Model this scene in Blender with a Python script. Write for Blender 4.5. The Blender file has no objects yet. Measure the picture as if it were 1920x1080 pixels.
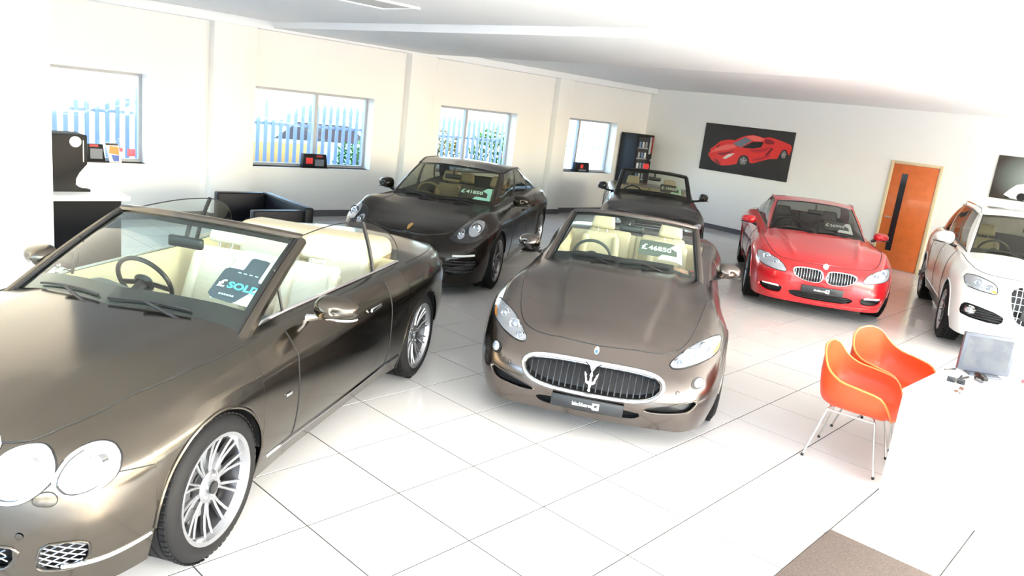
import bpy, bmesh, math, random
import numpy as np
from mathutils import Vector, Matrix
from mathutils.bvhtree import BVHTree
random.seed(7)
PI = math.pi
scene = bpy.context.scene
COL = scene.collection

# ------------------------------------------------------------------ camera
CAM_F, CAM_PITCH, CAM_ROLL, CAM_YAW, CAM_H = 1422.49, 0.2338227, 0.1202889, 0.77716924, 2.24067
cd = bpy.data.cameras.new('camera'); cam = bpy.data.objects.new('camera', cd); COL.objects.link(cam)
_f = Vector((math.cos(CAM_YAW)*math.cos(CAM_PITCH), math.sin(CAM_YAW)*math.cos(CAM_PITCH), -math.sin(CAM_PITCH)))
_r = Vector((math.sin(CAM_YAW), -math.cos(CAM_YAW), 0)); _u = _r.cross(_f)
_r2 = math.cos(CAM_ROLL)*_r + math.sin(CAM_ROLL)*_u; _u2 = -math.sin(CAM_ROLL)*_r + math.cos(CAM_ROLL)*_u
M = Matrix((( _r2.x,_u2.x,-_f.x,0),(_r2.y,_u2.y,-_f.y,0),(_r2.z,_u2.z,-_f.z,CAM_H),(0,0,0,1)))
cam.matrix_world = M
cd.sensor_width = 36; cd.lens = CAM_F*36/1920; cd.clip_start = 0.05; cd.clip_end = 300
scene.camera = cam

# ------------------------------------------------------------------ view, world, sun, large lights
scene.view_settings.view_transform = 'Standard'
scene.view_settings.look = 'None'
scene.view_settings.gamma = 1
scene.view_settings.exposure = 0.85
scene.view_settings.use_curve_mapping = False
wd = bpy.data.worlds.new('sky'); scene.world = wd; wd.use_nodes = True
wn = wd.node_tree.nodes; wl = wd.node_tree.links; wn.clear()
sky = wn.new('ShaderNodeTexSky'); sky.sky_type = 'NISHITA'; sky.sun_disc = False
SUN_AZ, SUN_EL = math.radians(-72), math.radians(34)      # direction towards the sun, measured in the XY plane
sky.sun_elevation = SUN_EL; sky.sun_rotation = PI/2 - SUN_AZ; sky.air_density = 1.1; sky.dust_density = 2.5
bg = wn.new('ShaderNodeBackground'); bg.inputs['Strength'].default_value = 1.5
wo = wn.new('ShaderNodeOutputWorld'); wl.new(sky.outputs[0], bg.inputs[0]); wl.new(bg.outputs[0], wo.inputs[0])
sd = bpy.data.lights.new('sun', 'SUN'); sd.energy = 11.0; sd.angle = math.radians(1.5); sd.color = (1, .93, .82)
so = bpy.data.objects.new('sun', sd); COL.objects.link(so)
so.rotation_euler = Vector((math.cos(SUN_EL)*math.cos(SUN_AZ), math.cos(SUN_EL)*math.sin(SUN_AZ), math.sin(SUN_EL))).to_track_quat('Z', 'Y').to_euler()
def area(name, loc, rot, sx, sy, power, color=(1,1,1), portal=False):
    l = bpy.data.lights.new(name, 'AREA'); l.shape = 'RECTANGLE'; l.size = sx; l.size_y = sy; l.energy = power; l.color = color
    o = bpy.data.objects.new(name, l); COL.objects.link(o); o.location = loc; o.rotation_euler = rot
    if portal: l.cycles.is_portal = True
    return o
# portals in the shopfront openings (they only guide sky light sampling)
area('shopfront_portal', (6.3, -3.25, 1.55), (PI/2, 0, 0), 18.4, 2.9, 1, portal=True)
area('shopfront_portal', (-3.1, 4.2, 1.55), (PI/2, 0, -PI/2), 14.6, 2.9, 1, portal=True)
# recessed ceiling lamps of the showroom
LAMPS = [(4.38, 6.62)]      # one square ceiling lamp shows at the top edge of the picture; it is switched off in daylight

# ------------------------------------------------------------------ helpers
MATS = {}
def mat(name, color=(.8,.8,.8), rough=.5, metal=0., coat=0., emit=None, estr=1., spec=.5, noise=None, bump=None, sheen=0.):
    if name in MATS: return MATS[name]
    m = bpy.data.materials.new(name); m.use_nodes = True; nt = m.node_tree; b = nt.nodes['Principled BSDF']
    b.inputs['Base Color'].default_value = (*color, 1); b.inputs['Roughness'].default_value = rough
    b.inputs['Metallic'].default_value = metal; b.inputs['Coat Weight'].default_value = coat
    b.inputs['Coat Roughness'].default_value = .03; b.inputs['Specular IOR Level'].default_value = spec
    if sheen: b.inputs['Sheen Weight'].default_value = sheen
    if emit: b.inputs['Emission Color'].default_value = (*emit, 1); b.inputs['Emission Strength'].default_value = estr
    tc = None
    if noise or bump:
        tc = nt.nodes.new('ShaderNodeTexCoord')
    if noise:
        sc_, amt = noise
        n = nt.nodes.new('ShaderNodeTexNoise'); n.inputs['Scale'].default_value = sc_; n.inputs['Detail'].default_value = 5
        mx = nt.nodes.new('ShaderNodeMix'); mx.data_type = 'RGBA'
        mx.inputs[6].default_value = (*[max(0, c*(1-amt)) for c in color], 1); mx.inputs[7].default_value = (*[min(1, c*(1+amt)) for c in color], 1)
        nt.links.new(tc.outputs['Object'], n.inputs['Vector']); nt.links.new(n.outputs['Fac'], mx.inputs[0]); nt.links.new(mx.outputs[2], b.inputs['Base Color'])
    if bump:
        sc_, st = bump
        n = nt.nodes.new('ShaderNodeTexNoise'); n.inputs['Scale'].default_value = sc_; n.inputs['Detail'].default_value = 4
        bp = nt.nodes.new('ShaderNodeBump'); bp.inputs['Strength'].default_value = st; bp.inputs['Distance'].default_value = .01
        nt.links.new(tc.outputs['Object'], n.inputs['Vector']); nt.links.new(n.outputs['Fac'], bp.inputs['Height']); nt.links.new(bp.outputs[0], b.inputs['Normal'])
    MATS[name] = m; return m
def glass(name, tint=(.9,1,.97), refl=1.0, ior=1.45):
    if name in MATS: return MATS[name]
    m = bpy.data.materials.new(name); m.use_nodes = True; nt = m.node_tree; nt.nodes.clear()
    o = nt.nodes.new('ShaderNodeOutputMaterial'); t = nt.nodes.new('ShaderNodeBsdfTransparent'); t.inputs[0].default_value = (*tint, 1)
    g = nt.nodes.new('ShaderNodeBsdfGlossy'); g.inputs['Roughness'].default_value = .01; g.inputs[0].default_value = (refl, refl, refl, 1)
    lw = nt.nodes.new('ShaderNodeLayerWeight'); lw.inputs[0].default_value = .5; mx = nt.nodes.new('ShaderNodeMixShader')
    pw = nt.nodes.new('ShaderNodeMath'); pw.operation = 'POWER'; pw.inputs[1].default_value = 5
    fr = nt.nodes.new('ShaderNodeMath'); fr.operation = 'MULTIPLY_ADD'; fr.inputs[1].default_value = .9; fr.inputs[2].default_value = .04
    nt.links.new(lw.outputs['Facing'], pw.inputs[0]); nt.links.new(pw.outputs[0], fr.inputs[0]); nt.links.new(fr.outputs[0], mx.inputs[0]); nt.links.new(t.outputs[0], mx.inputs[1]); nt.links.new(g.outputs[0], mx.inputs[2]); nt.links.new(mx.outputs[0], o.inputs[0])
    MATS[name] = m; return m

def link(name, me, parent=None, mats=()):
    o = bpy.data.objects.new(name, me); COL.objects.link(o)
    for m in mats: me.materials.append(m)
    if parent is not None: o.parent = parent
    return o
def mobj(name, V, F, m, parent=None, smooth=True, normals=None, midx=None):
    me = bpy.data.meshes.new(name); me.from_pydata([tuple(map(float, v)) for v in V], [], [tuple(map(int, f)) for f in F])
    ms = m if isinstance(m, (list, tuple)) else [m]
    o = link(name, me, parent, ms)
    if smooth: me.polygons.foreach_set('use_smooth', [True]*len(me.polygons))
    if midx is not None: me.polygons.foreach_set('material_index', midx)
    if normals is not None: me.normals_split_custom_set_from_vertices([tuple(map(float, n)) for n in normals])
    me.update(); return o
def empty(name, loc=(0,0,0), rz=0, label=None, cat=None, group=None):
    o = bpy.data.objects.new(name, None); COL.objects.link(o); o.location = loc; o.rotation_euler = (0,0,rz); o.empty_display_size = .2
    return tag(o, label, cat, group)
def tag(o, label=None, cat=None, group=None, kind=None):
    if label: o['label'] = label
    if cat: o['category'] = cat
    if group: o['group'] = group
    if kind: o['kind'] = kind
    return o
class MB:
    """mesh collector"""
    def __init__(s): s.V = []; s.F = []
    def add(s, V, F):
        n = len(s.V); s.V += [tuple(v) for v in V]; s.F += [tuple(i+n for i in f) for f in F]; return s
    def box(s, x0, x1, y0, y1, z0, z1):
        V = [(x,y,z) for x in (x0,x1) for y in (y0,y1) for z in (z0,z1)]
        return s.add(V, [(0,1,3,2),(4,6,7,5),(0,4,5,1),(2,3,7,6),(0,2,6,4),(1,5,7,3)])
    def obox(s, c, ax, ay, az, hx, hy, hz):
        c, ax, ay, az = map(np.array, (c, ax, ay, az))
        V = [c+ax*hx*a+ay*hy*b+az*hz*d for a in (-1,1) for b in (-1,1) for d in (-1,1)]
        return s.add(V, [(0,1,3,2),(4,6,7,5),(0,4,5,1),(2,3,7,6),(0,2,6,4),(1,5,7,3)])
    def tube(s, pts, r, seg=8, closed=False, cap=True, flat=None):
        V, F = tube_geo(pts, r, seg, closed, cap, flat); return s.add(V, F)
    def prism(s, poly, z0, z1, f=lambda a, b, c: (a, b, c)):
        n = len(poly); V = [f(a, b, z0) for a, b in poly]+[f(a, b, z1) for a, b in poly]
        return s.add(V, [tuple(range(n))[::-1], tuple(range(n, 2*n))]+[(i, (i+1)%n, n+(i+1)%n, n+i) for i in range(n)])
    def build(s, name, m, parent=None, smooth=False, bevel=0, seg=2, sub=0):
        me = bpy.data.meshes.new(name); me.from_pydata([tuple(map(float, v)) for v in s.V], [], s.F)
        bm = bmesh.new(); bm.from_mesh(me)
        bmesh.ops.recalc_face_normals(bm, faces=bm.faces)
        if bevel:
            es = [e for e in bm.edges if len(e.link_faces) == 2 and e.calc_face_angle(0) > .5]
            bmesh.ops.bevel(bm, geom=es, offset=bevel, segments=seg, profile=.5, affect='EDGES', clamp_overlap=True)
        bm.to_mesh(me); bm.free()
        o = link(name, me, parent, m if isinstance(m, (list, tuple)) else [m])
        if smooth or bevel:
            me.polygons.foreach_set('use_smooth', [True]*len(me.polygons))
            if bevel or smooth == 'auto': me.set_sharp_from_angle(angle=.6)
        return o
def tube_geo(pts, r, seg=8, closed=False, cap=True, flat=None):
    P = np.array(pts, float); n = len(P)
    rs = r if hasattr(r, '__len__') else [r]*n
    T = np.zeros_like(P)
    for i in range(n):
        a = P[(i-1) % n] if (closed or i > 0) else P[i]; b = P[(i+1) % n] if (closed or i < n-1) else P[i]
        T[i] = (b-a)/max(1e-9, np.linalg.norm(b-a))
    up = np.array([0,0,1.]) if abs(T[0][2]) < .9 else np.array([1.,0,0])
    N = np.cross(T[0], up); N /= np.linalg.norm(N); V = []
    for i in range(n):
        N = N - T[i]*(N@T[i]); N /= max(1e-9, np.linalg.norm(N)); B = np.cross(T[i], N)
        for k in range(seg):
            a = 2*PI*k/seg
            V.append(P[i] + rs[i]*(math.cos(a)*N*(flat or 1) + math.sin(a)*B))
    F = []
    for i in range(n if closed else n-1):
        j = (i+1) % n
        for k in range(seg):
            F.append((i*seg+k, i*seg+(k+1) % seg, j*seg+(k+1) % seg, j*seg+k))
    if cap and not closed:
        F.append(tuple(range(seg))[::-1]); F.append(tuple((n-1)*seg+k for k in range(seg)))
    return V, F
def tube(name, pts, r, m, parent=None, seg=8, closed=False, flat=None):
    V, F = tube_geo(pts, r, seg, closed, True, flat); return MB().add(V, F).build(name, m, parent, smooth='auto')
def lathe_geo(prof, seg=32, axis='z', c=(0,0,0), closed=False):
    V = []; F = []; n = len(prof)
    for k in range(seg):
        a = 2*PI*k/seg; ca, sa = math.cos(a), math.sin(a)
        for r_, h in prof:
            if axis == 'z': V.append((c[0]+r_*ca, c[1]+r_*sa, c[2]+h))
            elif axis == 'y': V.append((c[0]+r_*ca, c[1]+h, c[2]+r_*sa))
            else: V.append((c[0]+h, c[1]+r_*ca, c[2]+r_*sa))
    for k in range(seg):
        k2 = (k+1) % seg
        for i in range(n if closed else n-1):
            j = (i+1) % n
            F.append((k*n+i, k2*n+i, k2*n+j, k*n+j))
    return V, F
def lathe(name, prof, m, parent=None, seg=32, axis='z', c=(0,0,0), closed=False):
    V, F = lathe_geo(prof, seg, axis, c, closed)
    b = MB().add(V, F); o = b.build(name, m, parent, smooth='auto'); return o
def pch(xs, ys, x):
    xs = np.asarray(xs, float); ys = np.asarray(ys, float); x = np.asarray(x, float)
    h = np.diff(xs); d = np.diff(ys)/h; n = len(xs); m = np.zeros(n)
    m[0], m[-1] = d[0], d[-1]
    for i in range(1, n-1):
        if d[i-1]*d[i] > 0:
            w1, w2 = 2*h[i]+h[i-1], h[i]+2*h[i-1]; m[i] = (w1+w2)/(w1/d[i-1]+w2/d[i])
    i = np.clip(np.searchsorted(xs, x)-1, 0, n-2); t = np.clip((x-xs[i])/h[i], 0, 1); H = h[i]
    return ((1+2*t)*(1-t)**2)*ys[i] + t*(1-t)**2*H*m[i] + t*t*(3-2*t)*ys[i+1] + t*t*(t-1)*H*m[i+1]
def crom(P, n):
    """Catmull-Rom through rows of P -> n samples (chord parameter)"""
    P = np.asarray(P, float); s = np.r_[0, np.cumsum(np.linalg.norm(np.diff(P, axis=0), axis=1)+1e-9)]
    q = np.linspace(0, s[-1], n)
    m = np.gradient(P, s, axis=0)
    i = np.clip(np.searchsorted(s, q)-1, 0, len(s)-2); h = (s[i+1]-s[i])[:, None]; t = ((q-s[i])/h[:, 0])[:, None]
    return ((1+2*t)*(1-t)**2)*P[i] + t*(1-t)**2*h*m[i] + t*t*(3-2*t)*P[i+1] + t*t*(t-1)*h*m[i+1]
def text_geo(s, size=1., bold=0., sx=1.):
    c = bpy.data.curves.new('lettering', 'FONT'); c.body = s; c.size = size; c.align_x = 'LEFT'; c.offset = bold; c.resolution_u = 3
    o = bpy.data.objects.new('lettering', c); COL.objects.link(o)
    dg = bpy.context.evaluated_depsgraph_get(); me = bpy.data.meshes.new_from_object(o.evaluated_get(dg))
    V = [(v.co.x*sx, v.co.y) for v in me.vertices]; F = [tuple(p.vertices) for p in me.polygons]
    bpy.data.objects.remove(o); bpy.data.curves.remove(c); bpy.data.meshes.remove(me); return V, F
def copy_tree(o, parent=None):
    c = o.copy(); COL.objects.link(c); c.parent = parent
    for ch in list(o.children): copy_tree(ch, c)
    return c
# ------------------------------------------------------------------ materials
WALL = mat('wall_paint', (.90,.88,.835), .75, bump=(60,.08))
CEIL = mat('ceiling_paint', (.90,.90,.895), .8)
WHITE = mat('white_laminate', (.86,.86,.86), .3)
BLACK = mat('black_satin', (.012,.012,.014), .4)
RUBBER = mat('rubber', (.007,.007,.008), .65, spec=.25)
TRIM = mat('black_trim', (.012,.012,.013), .28)
CHROME = mat('chrome', (.85,.86,.88), .08, 1)
STEEL = mat('steel', (.6,.6,.62), .3, 1)
FRAME = mat('window_frame_paint', (.40,.42,.46), .4)

# ------------------------------------------------------------------ room
X0, X1, Y0, Y1, ZC = -3.0, 15.85, -3.2, 11.6, 3.06
def struct(o): o['kind'] = 'structure'; return o
# floor: screed slab with grout colour, tiles as children
GROUT = mat('grout', (.07,.065,.06), .9)
fl = struct(MB().box(X0-.3, X1+.3, Y0-.3, Y1+.5, -.2, -.0022).build('floor', GROUT))
TILE = mat('floor_tile_glaze', (.64,.625,.61), .16, noise=(3., .035), coat=.3)
TA = .04365; TX, TY, TS = 1.83034, 4.33040, .6
def tilexy(i, j):
    ca, sa = math.cos(TA), math.sin(TA); return TX+TS*(i*ca+j*sa), TY+TS*(i*sa-j*ca)
g = .0042; b = .0008
tv = [(g,-g,-.0022),(TS-g,-g,-.0022),(TS-g,-TS+g,-.0022),(g,-TS+g,-.0022),(g,-g,-b),(TS-g,-g,-b),(TS-g,-TS+g,-b),(g,-TS+g,-b),(g+b,-g-b,0),(TS-g-b,-g-b,0),(TS-g-b,-TS+g+b,0),(g+b,-TS+g+b,0)]
tf = [(0,4,5,1),(1,5,6,2),(2,6,7,3),(3,7,4,0),(4,8,9,5),(5,9,10,6),(6,10,11,7),(7,11,8,4),(11,10,9,8)]
tm = bpy.data.meshes.new('tile'); tm.from_pydata(tv, [], tf); tm.materials.append(TILE)
bm = bmesh.new(); bm.from_mesh(tm); bmesh.ops.recalc_face_normals(bm, faces=bm.faces); bm.to_mesh(tm); bm.free()
tiles = []
for i in range(-12, 27):
    for j in range(-16, 17):
        x, y = tilexy(i, j); cx, cy = tilexy(i+.5, j+.5)
        if X0 < cx < X1+.3 and Y0 < cy < Y1+.3:
            w = Vector((cx, cy, 0)) - Vector((0, 0, CAM_H)); dz = w.dot(_f)
            vis = dz > .5 and abs(w.dot(_r2)/dz*CAM_F) < 1050 and -620 < -w.dot(_u2)/dz*CAM_F < 640
            tiles.append((0 if vis else 1, w.length, x, y))
tiles.sort()
rest = MB()
for k, (v_, d_, x, y) in enumerate(tiles):
    if k < 298:
        o = bpy.data.objects.new('tile', tm); COL.objects.link(o); o.location = (x, y, 0); o.rotation_euler = (0,0,TA); o.parent = fl
    else:
        ca, sa = math.cos(TA), math.sin(TA)
        rest.add([(x+a*ca-c*sa, y+a*sa+c*ca, z) for a, c, z in tv], tf)
o = rest.build('tile', TILE, fl); o['kind'] = 'stuff'

# far wall with window openings
WIN = [(1.35, 3.98, .81, 2.07), (5.59, 7.80, .83, 2.08), (9.30, 11.34, .84, 2.10), (12.83, 14.70, .94, 2.14)]
mb = MB(); T = .32
xs = X0-.3
for a, b_, z0, z1 in WIN:
    mb.box(xs, a, Y1, Y1+T, 0, ZC+.3); mb.box(a, b_, Y1, Y1+T, 0, z0); mb.box(a, b_, Y1, Y1+T, z1, ZC+.3); xs = b_
mb.box(xs, X1+.3, Y1, Y1+T, 0, ZC+.3)
wall_far = struct(mb.build('wall_back', WALL))
for n_, (a, b_) in enumerate([(4.86, 5.52), (8.42, 9.0), (12.36, 12.8)]):
    struct(MB().box(a, b_, Y1-.16, Y1, 0, ZC+.2).build('trim_%d' % (n_+1), WALL, bevel=.006))
struct(MB().box(X1, X1+.3, Y0-.3, Y1+.3, 0, ZC+.3).build('wall_right', WALL))
# bulkhead beams under the ceiling
struct(MB().box(X0, X1, Y1-.20, Y1, 2.93, ZC).build('trim_4', CEIL, bevel=.01))
struct(MB().box(5.75, 8.75, Y0, Y1-.20, 2.965, ZC).build('trim_5', CEIL, bevel=.01))
struct(MB().box(X0-.3, X1+.3, Y0-.3, Y1+.3, ZC, ZC+.3).build('ceiling', CEIL))
# shopfront walls behind and beside the camera: glazed openings between posts
mb = MB(); mb.box(X0-.2, X1+.3, Y0-.3, Y0, 0, .12); mb.box(X0-.2, X1+.3, Y0-.3, Y0, 2.98, ZC)
struct(mb.build('wall_front', WALL))
mb = MB(); mb.box(X0-.3, X0, Y0, Y1, 0, .12); mb.box(X0-.3, X0, Y0, Y1, 2.98, ZC)
struct(mb.build('wall_left', WALL))
n_ = 5
ALU = mat('shopfront_aluminium', (.5,.5,.52), .35, .8)
PANE = glass('shopfront_glass', (.96,.98,.98))
mb = MB()
for k in range(9):
    x = X0+.05+k*(X1-X0-.1)/8; mb.box(x-.04, x+.04, Y0-.18, Y0-.08, .12, 2.98)
f_ = struct(mb.build('window_5', ALU)); MB().box(X0, X1, Y0-.14, Y0-.125, .12, 2.98).build('pane', PANE, f_)
mb = MB()
for k in range(7):
    y = Y0+.05+k*(Y1-Y0-.1)/6; mb.box(X0-.18, X0-.08, y-.04, y+.04, .12, 2.98)
f_ = struct(mb.build('window_6', ALU)); MB().box(X0-.14, X0-.125, Y0, Y1, .12, 2.98).build('pane', PANE, f_)
# baseboards
BB = mat('baseboard_paint', (.10,.10,.11), .45)
DOOR = (4.74, 5.57)
struct(MB().box(X1-.018, X1, DOOR[1]+.07, Y1, 0, .11).box(X1-.018, X1, Y0, DOOR[0]-.07, 0, .11).build('baseboard_right', BB))
mb = MB(); xs = 1.46
for a, b_ in [(4.86, 5.52), (8.42, 9.0), (12.36, 12.8), (X1-.02, X1)]:
    mb.box(xs, a, Y1-.018, Y1, 0, .11)
    if a < 15: mb.box(a-.018, b_+.018, Y1-.178, Y1-.16, 0, .11).box(a-.018, a, Y1-.16, Y1, 0, .11).box(b_, b_+.018, Y1-.16, Y1, 0, .11)
    xs = b_+.018
struct(mb.build('baseboard_back', BB))
# partition at the left
struct(MB().box(X0, 1.46, 6.1, 6.32, 0, ZC).build('wall_partition', WALL))
# windows: frame > mullion, glass
WG = glass('window_glass', (.93,.97,.97))
for k, (a, b_, z0, z1) in enumerate(WIN):
    yg = Y1+.20; f = .045
    mb = MB().box(a, b_, yg, yg+.06, z0, z0+f).box(a, b_, yg, yg+.06, z1-f, z1).box(a, a+f, yg, yg+.06, z0+f, z1-f).box(b_-f, b_, yg, yg+.06, z0+f, z1-f)
    fr = struct(mb.build('window_%d' % (k+1), FRAME))
    mid = {0: (a+b_)/2-.3, 1: 6.78, 2: 10.12, 3: 13.55}[k]
    MB().box(mid-.03, mid+.03, yg-.01, yg+.06, z0+f, z1-f).build('mullion', FRAME, fr)
    MB().box(a+f, mid-.03, yg+.026, yg+.034, z0+f, z1-f).build('pane', WG, fr)
    MB().box(mid+.03, b_-f, yg+.026, yg+.034, z0+f, z1-f).build('pane', WG, fr)
    MB().box(a, b_, Y1-.012, yg, z0-.02, z0).build('window_sill', WHITE, fr, bevel=.004)
# door
WOOD = mat('orange_wood_veneer', (.66,.15,.03), .38, noise=(6., .22), coat=.2)
FRW = mat('door_frame_wood', (.72,.58,.36), .45)
a, b_ = DOOR; z1 = 2.04
fr = struct(MB().box(X1-.03, X1, a-.06, a, 0, z1+.05).box(X1-.03, X1, b_, b_+.06, 0, z1+.05).box(X1-.03, X1, a, b_, z1, z1+.05).build('door_1', FRW, bevel=.004))
dl = MB().box(X1-.022, X1-.001, a+.004, b_-.004, .01, z1-.004).build('door_leaf', WOOD, fr, bevel=.002)
MB().box(X1-.028, X1-.020, b_-.30, b_-.19, .35, 1.86).build('vision_panel', mat('dark_glass', (.02,.02,.025), .08), dl)
h = MB().tube([(X1-.02, b_-.07, 1.0), (X1-.075, b_-.07, 1.0), (X1-.08, b_-.09, 1.0), (X1-.08, b_-.19, 1.0)], .011, 10).build('door_handle', STEEL, fr, smooth='auto')
# ceiling lamps
EM = mat('lamp_diffuser', (.62,.60,.56), .5)
for k, (x, y) in enumerate(LAMPS):
    zz = 2.965 if 5.75 < x < 8.75 else ZC
    e = empty('ceiling_lamp', (x, y, zz), 0, 'square white ceiling lamp with flat diffuser at the top picture edge', 'ceiling lamp')
    MB().box(-.31,.31,-.31,-.28,-.02,0).box(-.31,.31,.28,.31,-.02,0).box(-.31,-.28,-.28,.28,-.02,0).box(.28,.31,-.28,.28,-.02,0).build('lamp_frame', WHITE, e)
    MB().box(-.28,.28,-.28,.28,-.008,0).build('diffuser', EM, e)

# outside: yard, sky beyond, palisade fence, hedge and parked vehicles seen through the far windows
struct(MB().box(-60, 70, -50, 60, -.5, -.22).build('ground', mat('yard_concrete', (.34,.33,.31), .9, noise=(.6,.15))))
BOUNCE = mat('bounce_paving', (.66,.65,.62), .85, noise=(.8,.06))  # unseen paving added outside, kept pale to bounce light onto the ceiling
struct(MB().box(-45, 45, -45, Y0-.32, -.21, -.02).build('bounce_forecourt', BOUNCE))
struct(MB().box(-45, X0-.32, Y0-.30, 40, -.21, -.02).build('dim_ground', mat('dim_asphalt', (.14,.14,.145), .9, noise=(40.,.3))))  # unseen ground added here, kept dark to lessen light from the left
PAL = mat('galvanised_paling', (.15,.21,.33), .5)
fe = empty('palisade_fence', (0, 13.9, 0), 0, 'tall blue grey palisade fence with pointed pales outside the far windows', 'fence')
pm = MB().prism([(-.035,-.2),(.035,-.2),(.035,1.72),(0,1.84),(-.035,1.72)], -.012, .012, lambda p,q,r: (p,r,q))
po = pm.build('pale', PAL, fe); po.location = (1.2, 0, 0)
x = 1.2+.155
while x < 17.6:
    c = po.copy(); COL.objects.link(c); c.location = (x, 0, 0); x += .155
for z in (.25, 1.35): MB().box(1.0, 17.7, .014, .05, z, z+.05).build('rail', PAL, fe)
# hedge plants: clusters of leaf cards with thickness from noise
LEAF = mat('leaf_green', (.075,.22,.012), .6, noise=(9., .5)); LEAFY = mat('leaf_yellow', (.30,.23,.012), .6, noise=(9., .4))
FLO = mat('red_blossom', (.8,.05,.03), .5)
def shrub(name, c, rx, ry, rz, m, label, n=420, seed=0, leaf=.055, group=None):
    rnd = random.Random(seed); mb = MB()
    for _ in range(n):
        th = rnd.uniform(0, 2*PI); ph = math.acos(rnd.uniform(-.3, 1)); rr = rnd.uniform(.55, 1)
        p = np.array([rx*rr*math.sin(ph)*math.cos(th), ry*rr*math.sin(ph)*math.sin(th), rz*(.5+.5*rr*math.cos(ph))])
        a = np.array([rnd.gauss(0,1) for _ in range(3)]); a /= np.linalg.norm(a); b2 = np.cross(a, [.3,.5,.8]); b2 /= np.linalg.norm(b2)
        l = leaf*rnd.uniform(.7, 1.4); nn = np.cross(a, b2)*.006
        mb.add([p-a*l, p+b2*l*.5+nn, p+a*l, p-b2*l*.5+nn, p-nn], [(0,1,2,3),(0,4,1),(1,4,2),(2,4,3),(3,4,0)])
    for _ in range(7):
        th = rnd.uniform(0, 2*PI); mb.tube([(rx*.25*math.cos(th), ry*.4*math.sin(th), 0), (rx*.5*math.cos(th), ry*.6*math.sin(th), rz*.6)], .012, 5)
    o = mb.build(name, m); o.location = c; tag(o, label, 'shrub', group); return o
shrub('leafy_shrub', (9.15, 14.3, -.22), .50, .22, 1.35, LEAF, 'low green shrub behind fence at right edge of second window', 420, 1)
shrub('leafy_shrub', (11.75, 14.4, -.22), .50, .3, 1.75, LEAFY, 'yellow green bush behind fence, left pane of third window', 520, 2)
s_ = shrub('leafy_shrub', (13.30, 14.4, -.22), .85, .3, 1.9, LEAF, 'dense green bush behind fence, right pane of third window', 900, 3)
mbf = MB()
for p in [(-.55,-.28,1.05),(.1,-.3,1.2),(.42,-.28,1.0),(-.2,-.3,.9),(.6,-.2,1.35)]:
    V, F = lathe_geo([(0,-.035),(.03,-.02),(.035,.005),(0,.03)], 8, 'z', p); mbf.add(V, F)
mbf.build('blossom', FLO, s_)
# small yellow van body and blue car seen through the second window
YB = mat('pale_yellow_render', (.42,.28,.09), .8); BL = mat('pale_blue_paint', (.10,.32,.50), .4)
o = MB().box(6.2, 8.9, 15.0, 15.2, -.22, .93).build('yard_wall', YB, bevel=.02); tag(o, 'low pale yellow wall across the yard behind the fence', 'wall')
o = MB().prism([(0,0),(4.4,0),(4.4,.7),(3.9,.8),(3.2,1.35),(1.6,1.38),(.9,.85),(0,.7)], 0, 1.7, lambda p,q,r: (7.6+p*1.0, 16.9+r, -.02+q)).build('parked_van', BL, bevel=.04)
tag(o, 'pale blue car parked outside behind the fence, seen through second window', 'car')
MB().prism([(1.05,.88),(1.65,1.3),(3.1,1.28),(3.7,.85)], -.01, 0, lambda p,q,r: (7.6+p, 16.9+r, -.02+q)).build('side_glass', mat('dark_glass'), o)
for xx in (8.45, 11.0):
    V, F = lathe_geo([(.0,-.08),(.3,-.08),(.3,.1),(.0,.1)], 20, 'y', (xx, 16.9, .1)); MB().add(V, F).build('wheel', RUBBER, o, smooth='auto')
# ------------------------------------------------------------------ car kit (car space: nose at x=0, tail at x=L, y>0 is the car's right side, z up)
SEAL = mat('dark_seal', (.01,.01,.011), .5)
LENS = glass('lamp_lens', (.97,.98,1), 1.0)
LAMPIN = mat('lamp_reflector', (.50,.52,.55), .2, .85)
LAMPHOUSE = mat('lamp_housing', (.55,.57,.60), .3, .5)
def ray_body(C, y, z, d=(1,0,0), x0=-1.):
    o = Vector((x0, y, z)); d = Vector(d).normalized()
    h = C['bvh'].ray_cast(o, d, 12)
    return h
def onbody(C, p, d, off=0.):
    """move p (3D, outside) along d to the body surface; off = distance out of the surface"""
    h = C['bvh'].ray_cast(Vector(p), Vector(d).normalized(), 12)
    if h[0] is None:
        h = C['bvh'].find_nearest(Vector(p))
        n = h[1]; n = n if n.dot(Vector(d)) < 0 else -n
        return np.array(h[0]+n*off), np.array(n)
    n = h[1] if h[1].dot(Vector(d)) < 0 else -h[1]
    return np.array(h[0] + n*off), np.array(n)
def resample(poly, n, closed=True):
    P = np.array(poly, float)
    if closed: P = np.vstack([P, P[:1]])
    s = np.r_[0, np.cumsum(np.linalg.norm(np.diff(P, axis=0), axis=1))]
    q = np.linspace(0, s[-1], n+1)[:-1] if closed else np.linspace(0, s[-1], n)
    return np.stack([np.interp(q, s, P[:, k]) for k in range(P.shape[1])], 1)
def smooth_poly(poly, n=40, it=2):
    P = np.array(poly, float)
    for _ in range(it):
        P = np.stack([.75*P+.25*np.roll(P, -1, 0), .25*P+.75*np.roll(P, -1, 0)], 1).reshape(-1, 2)
    return resample(P, n)
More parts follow.
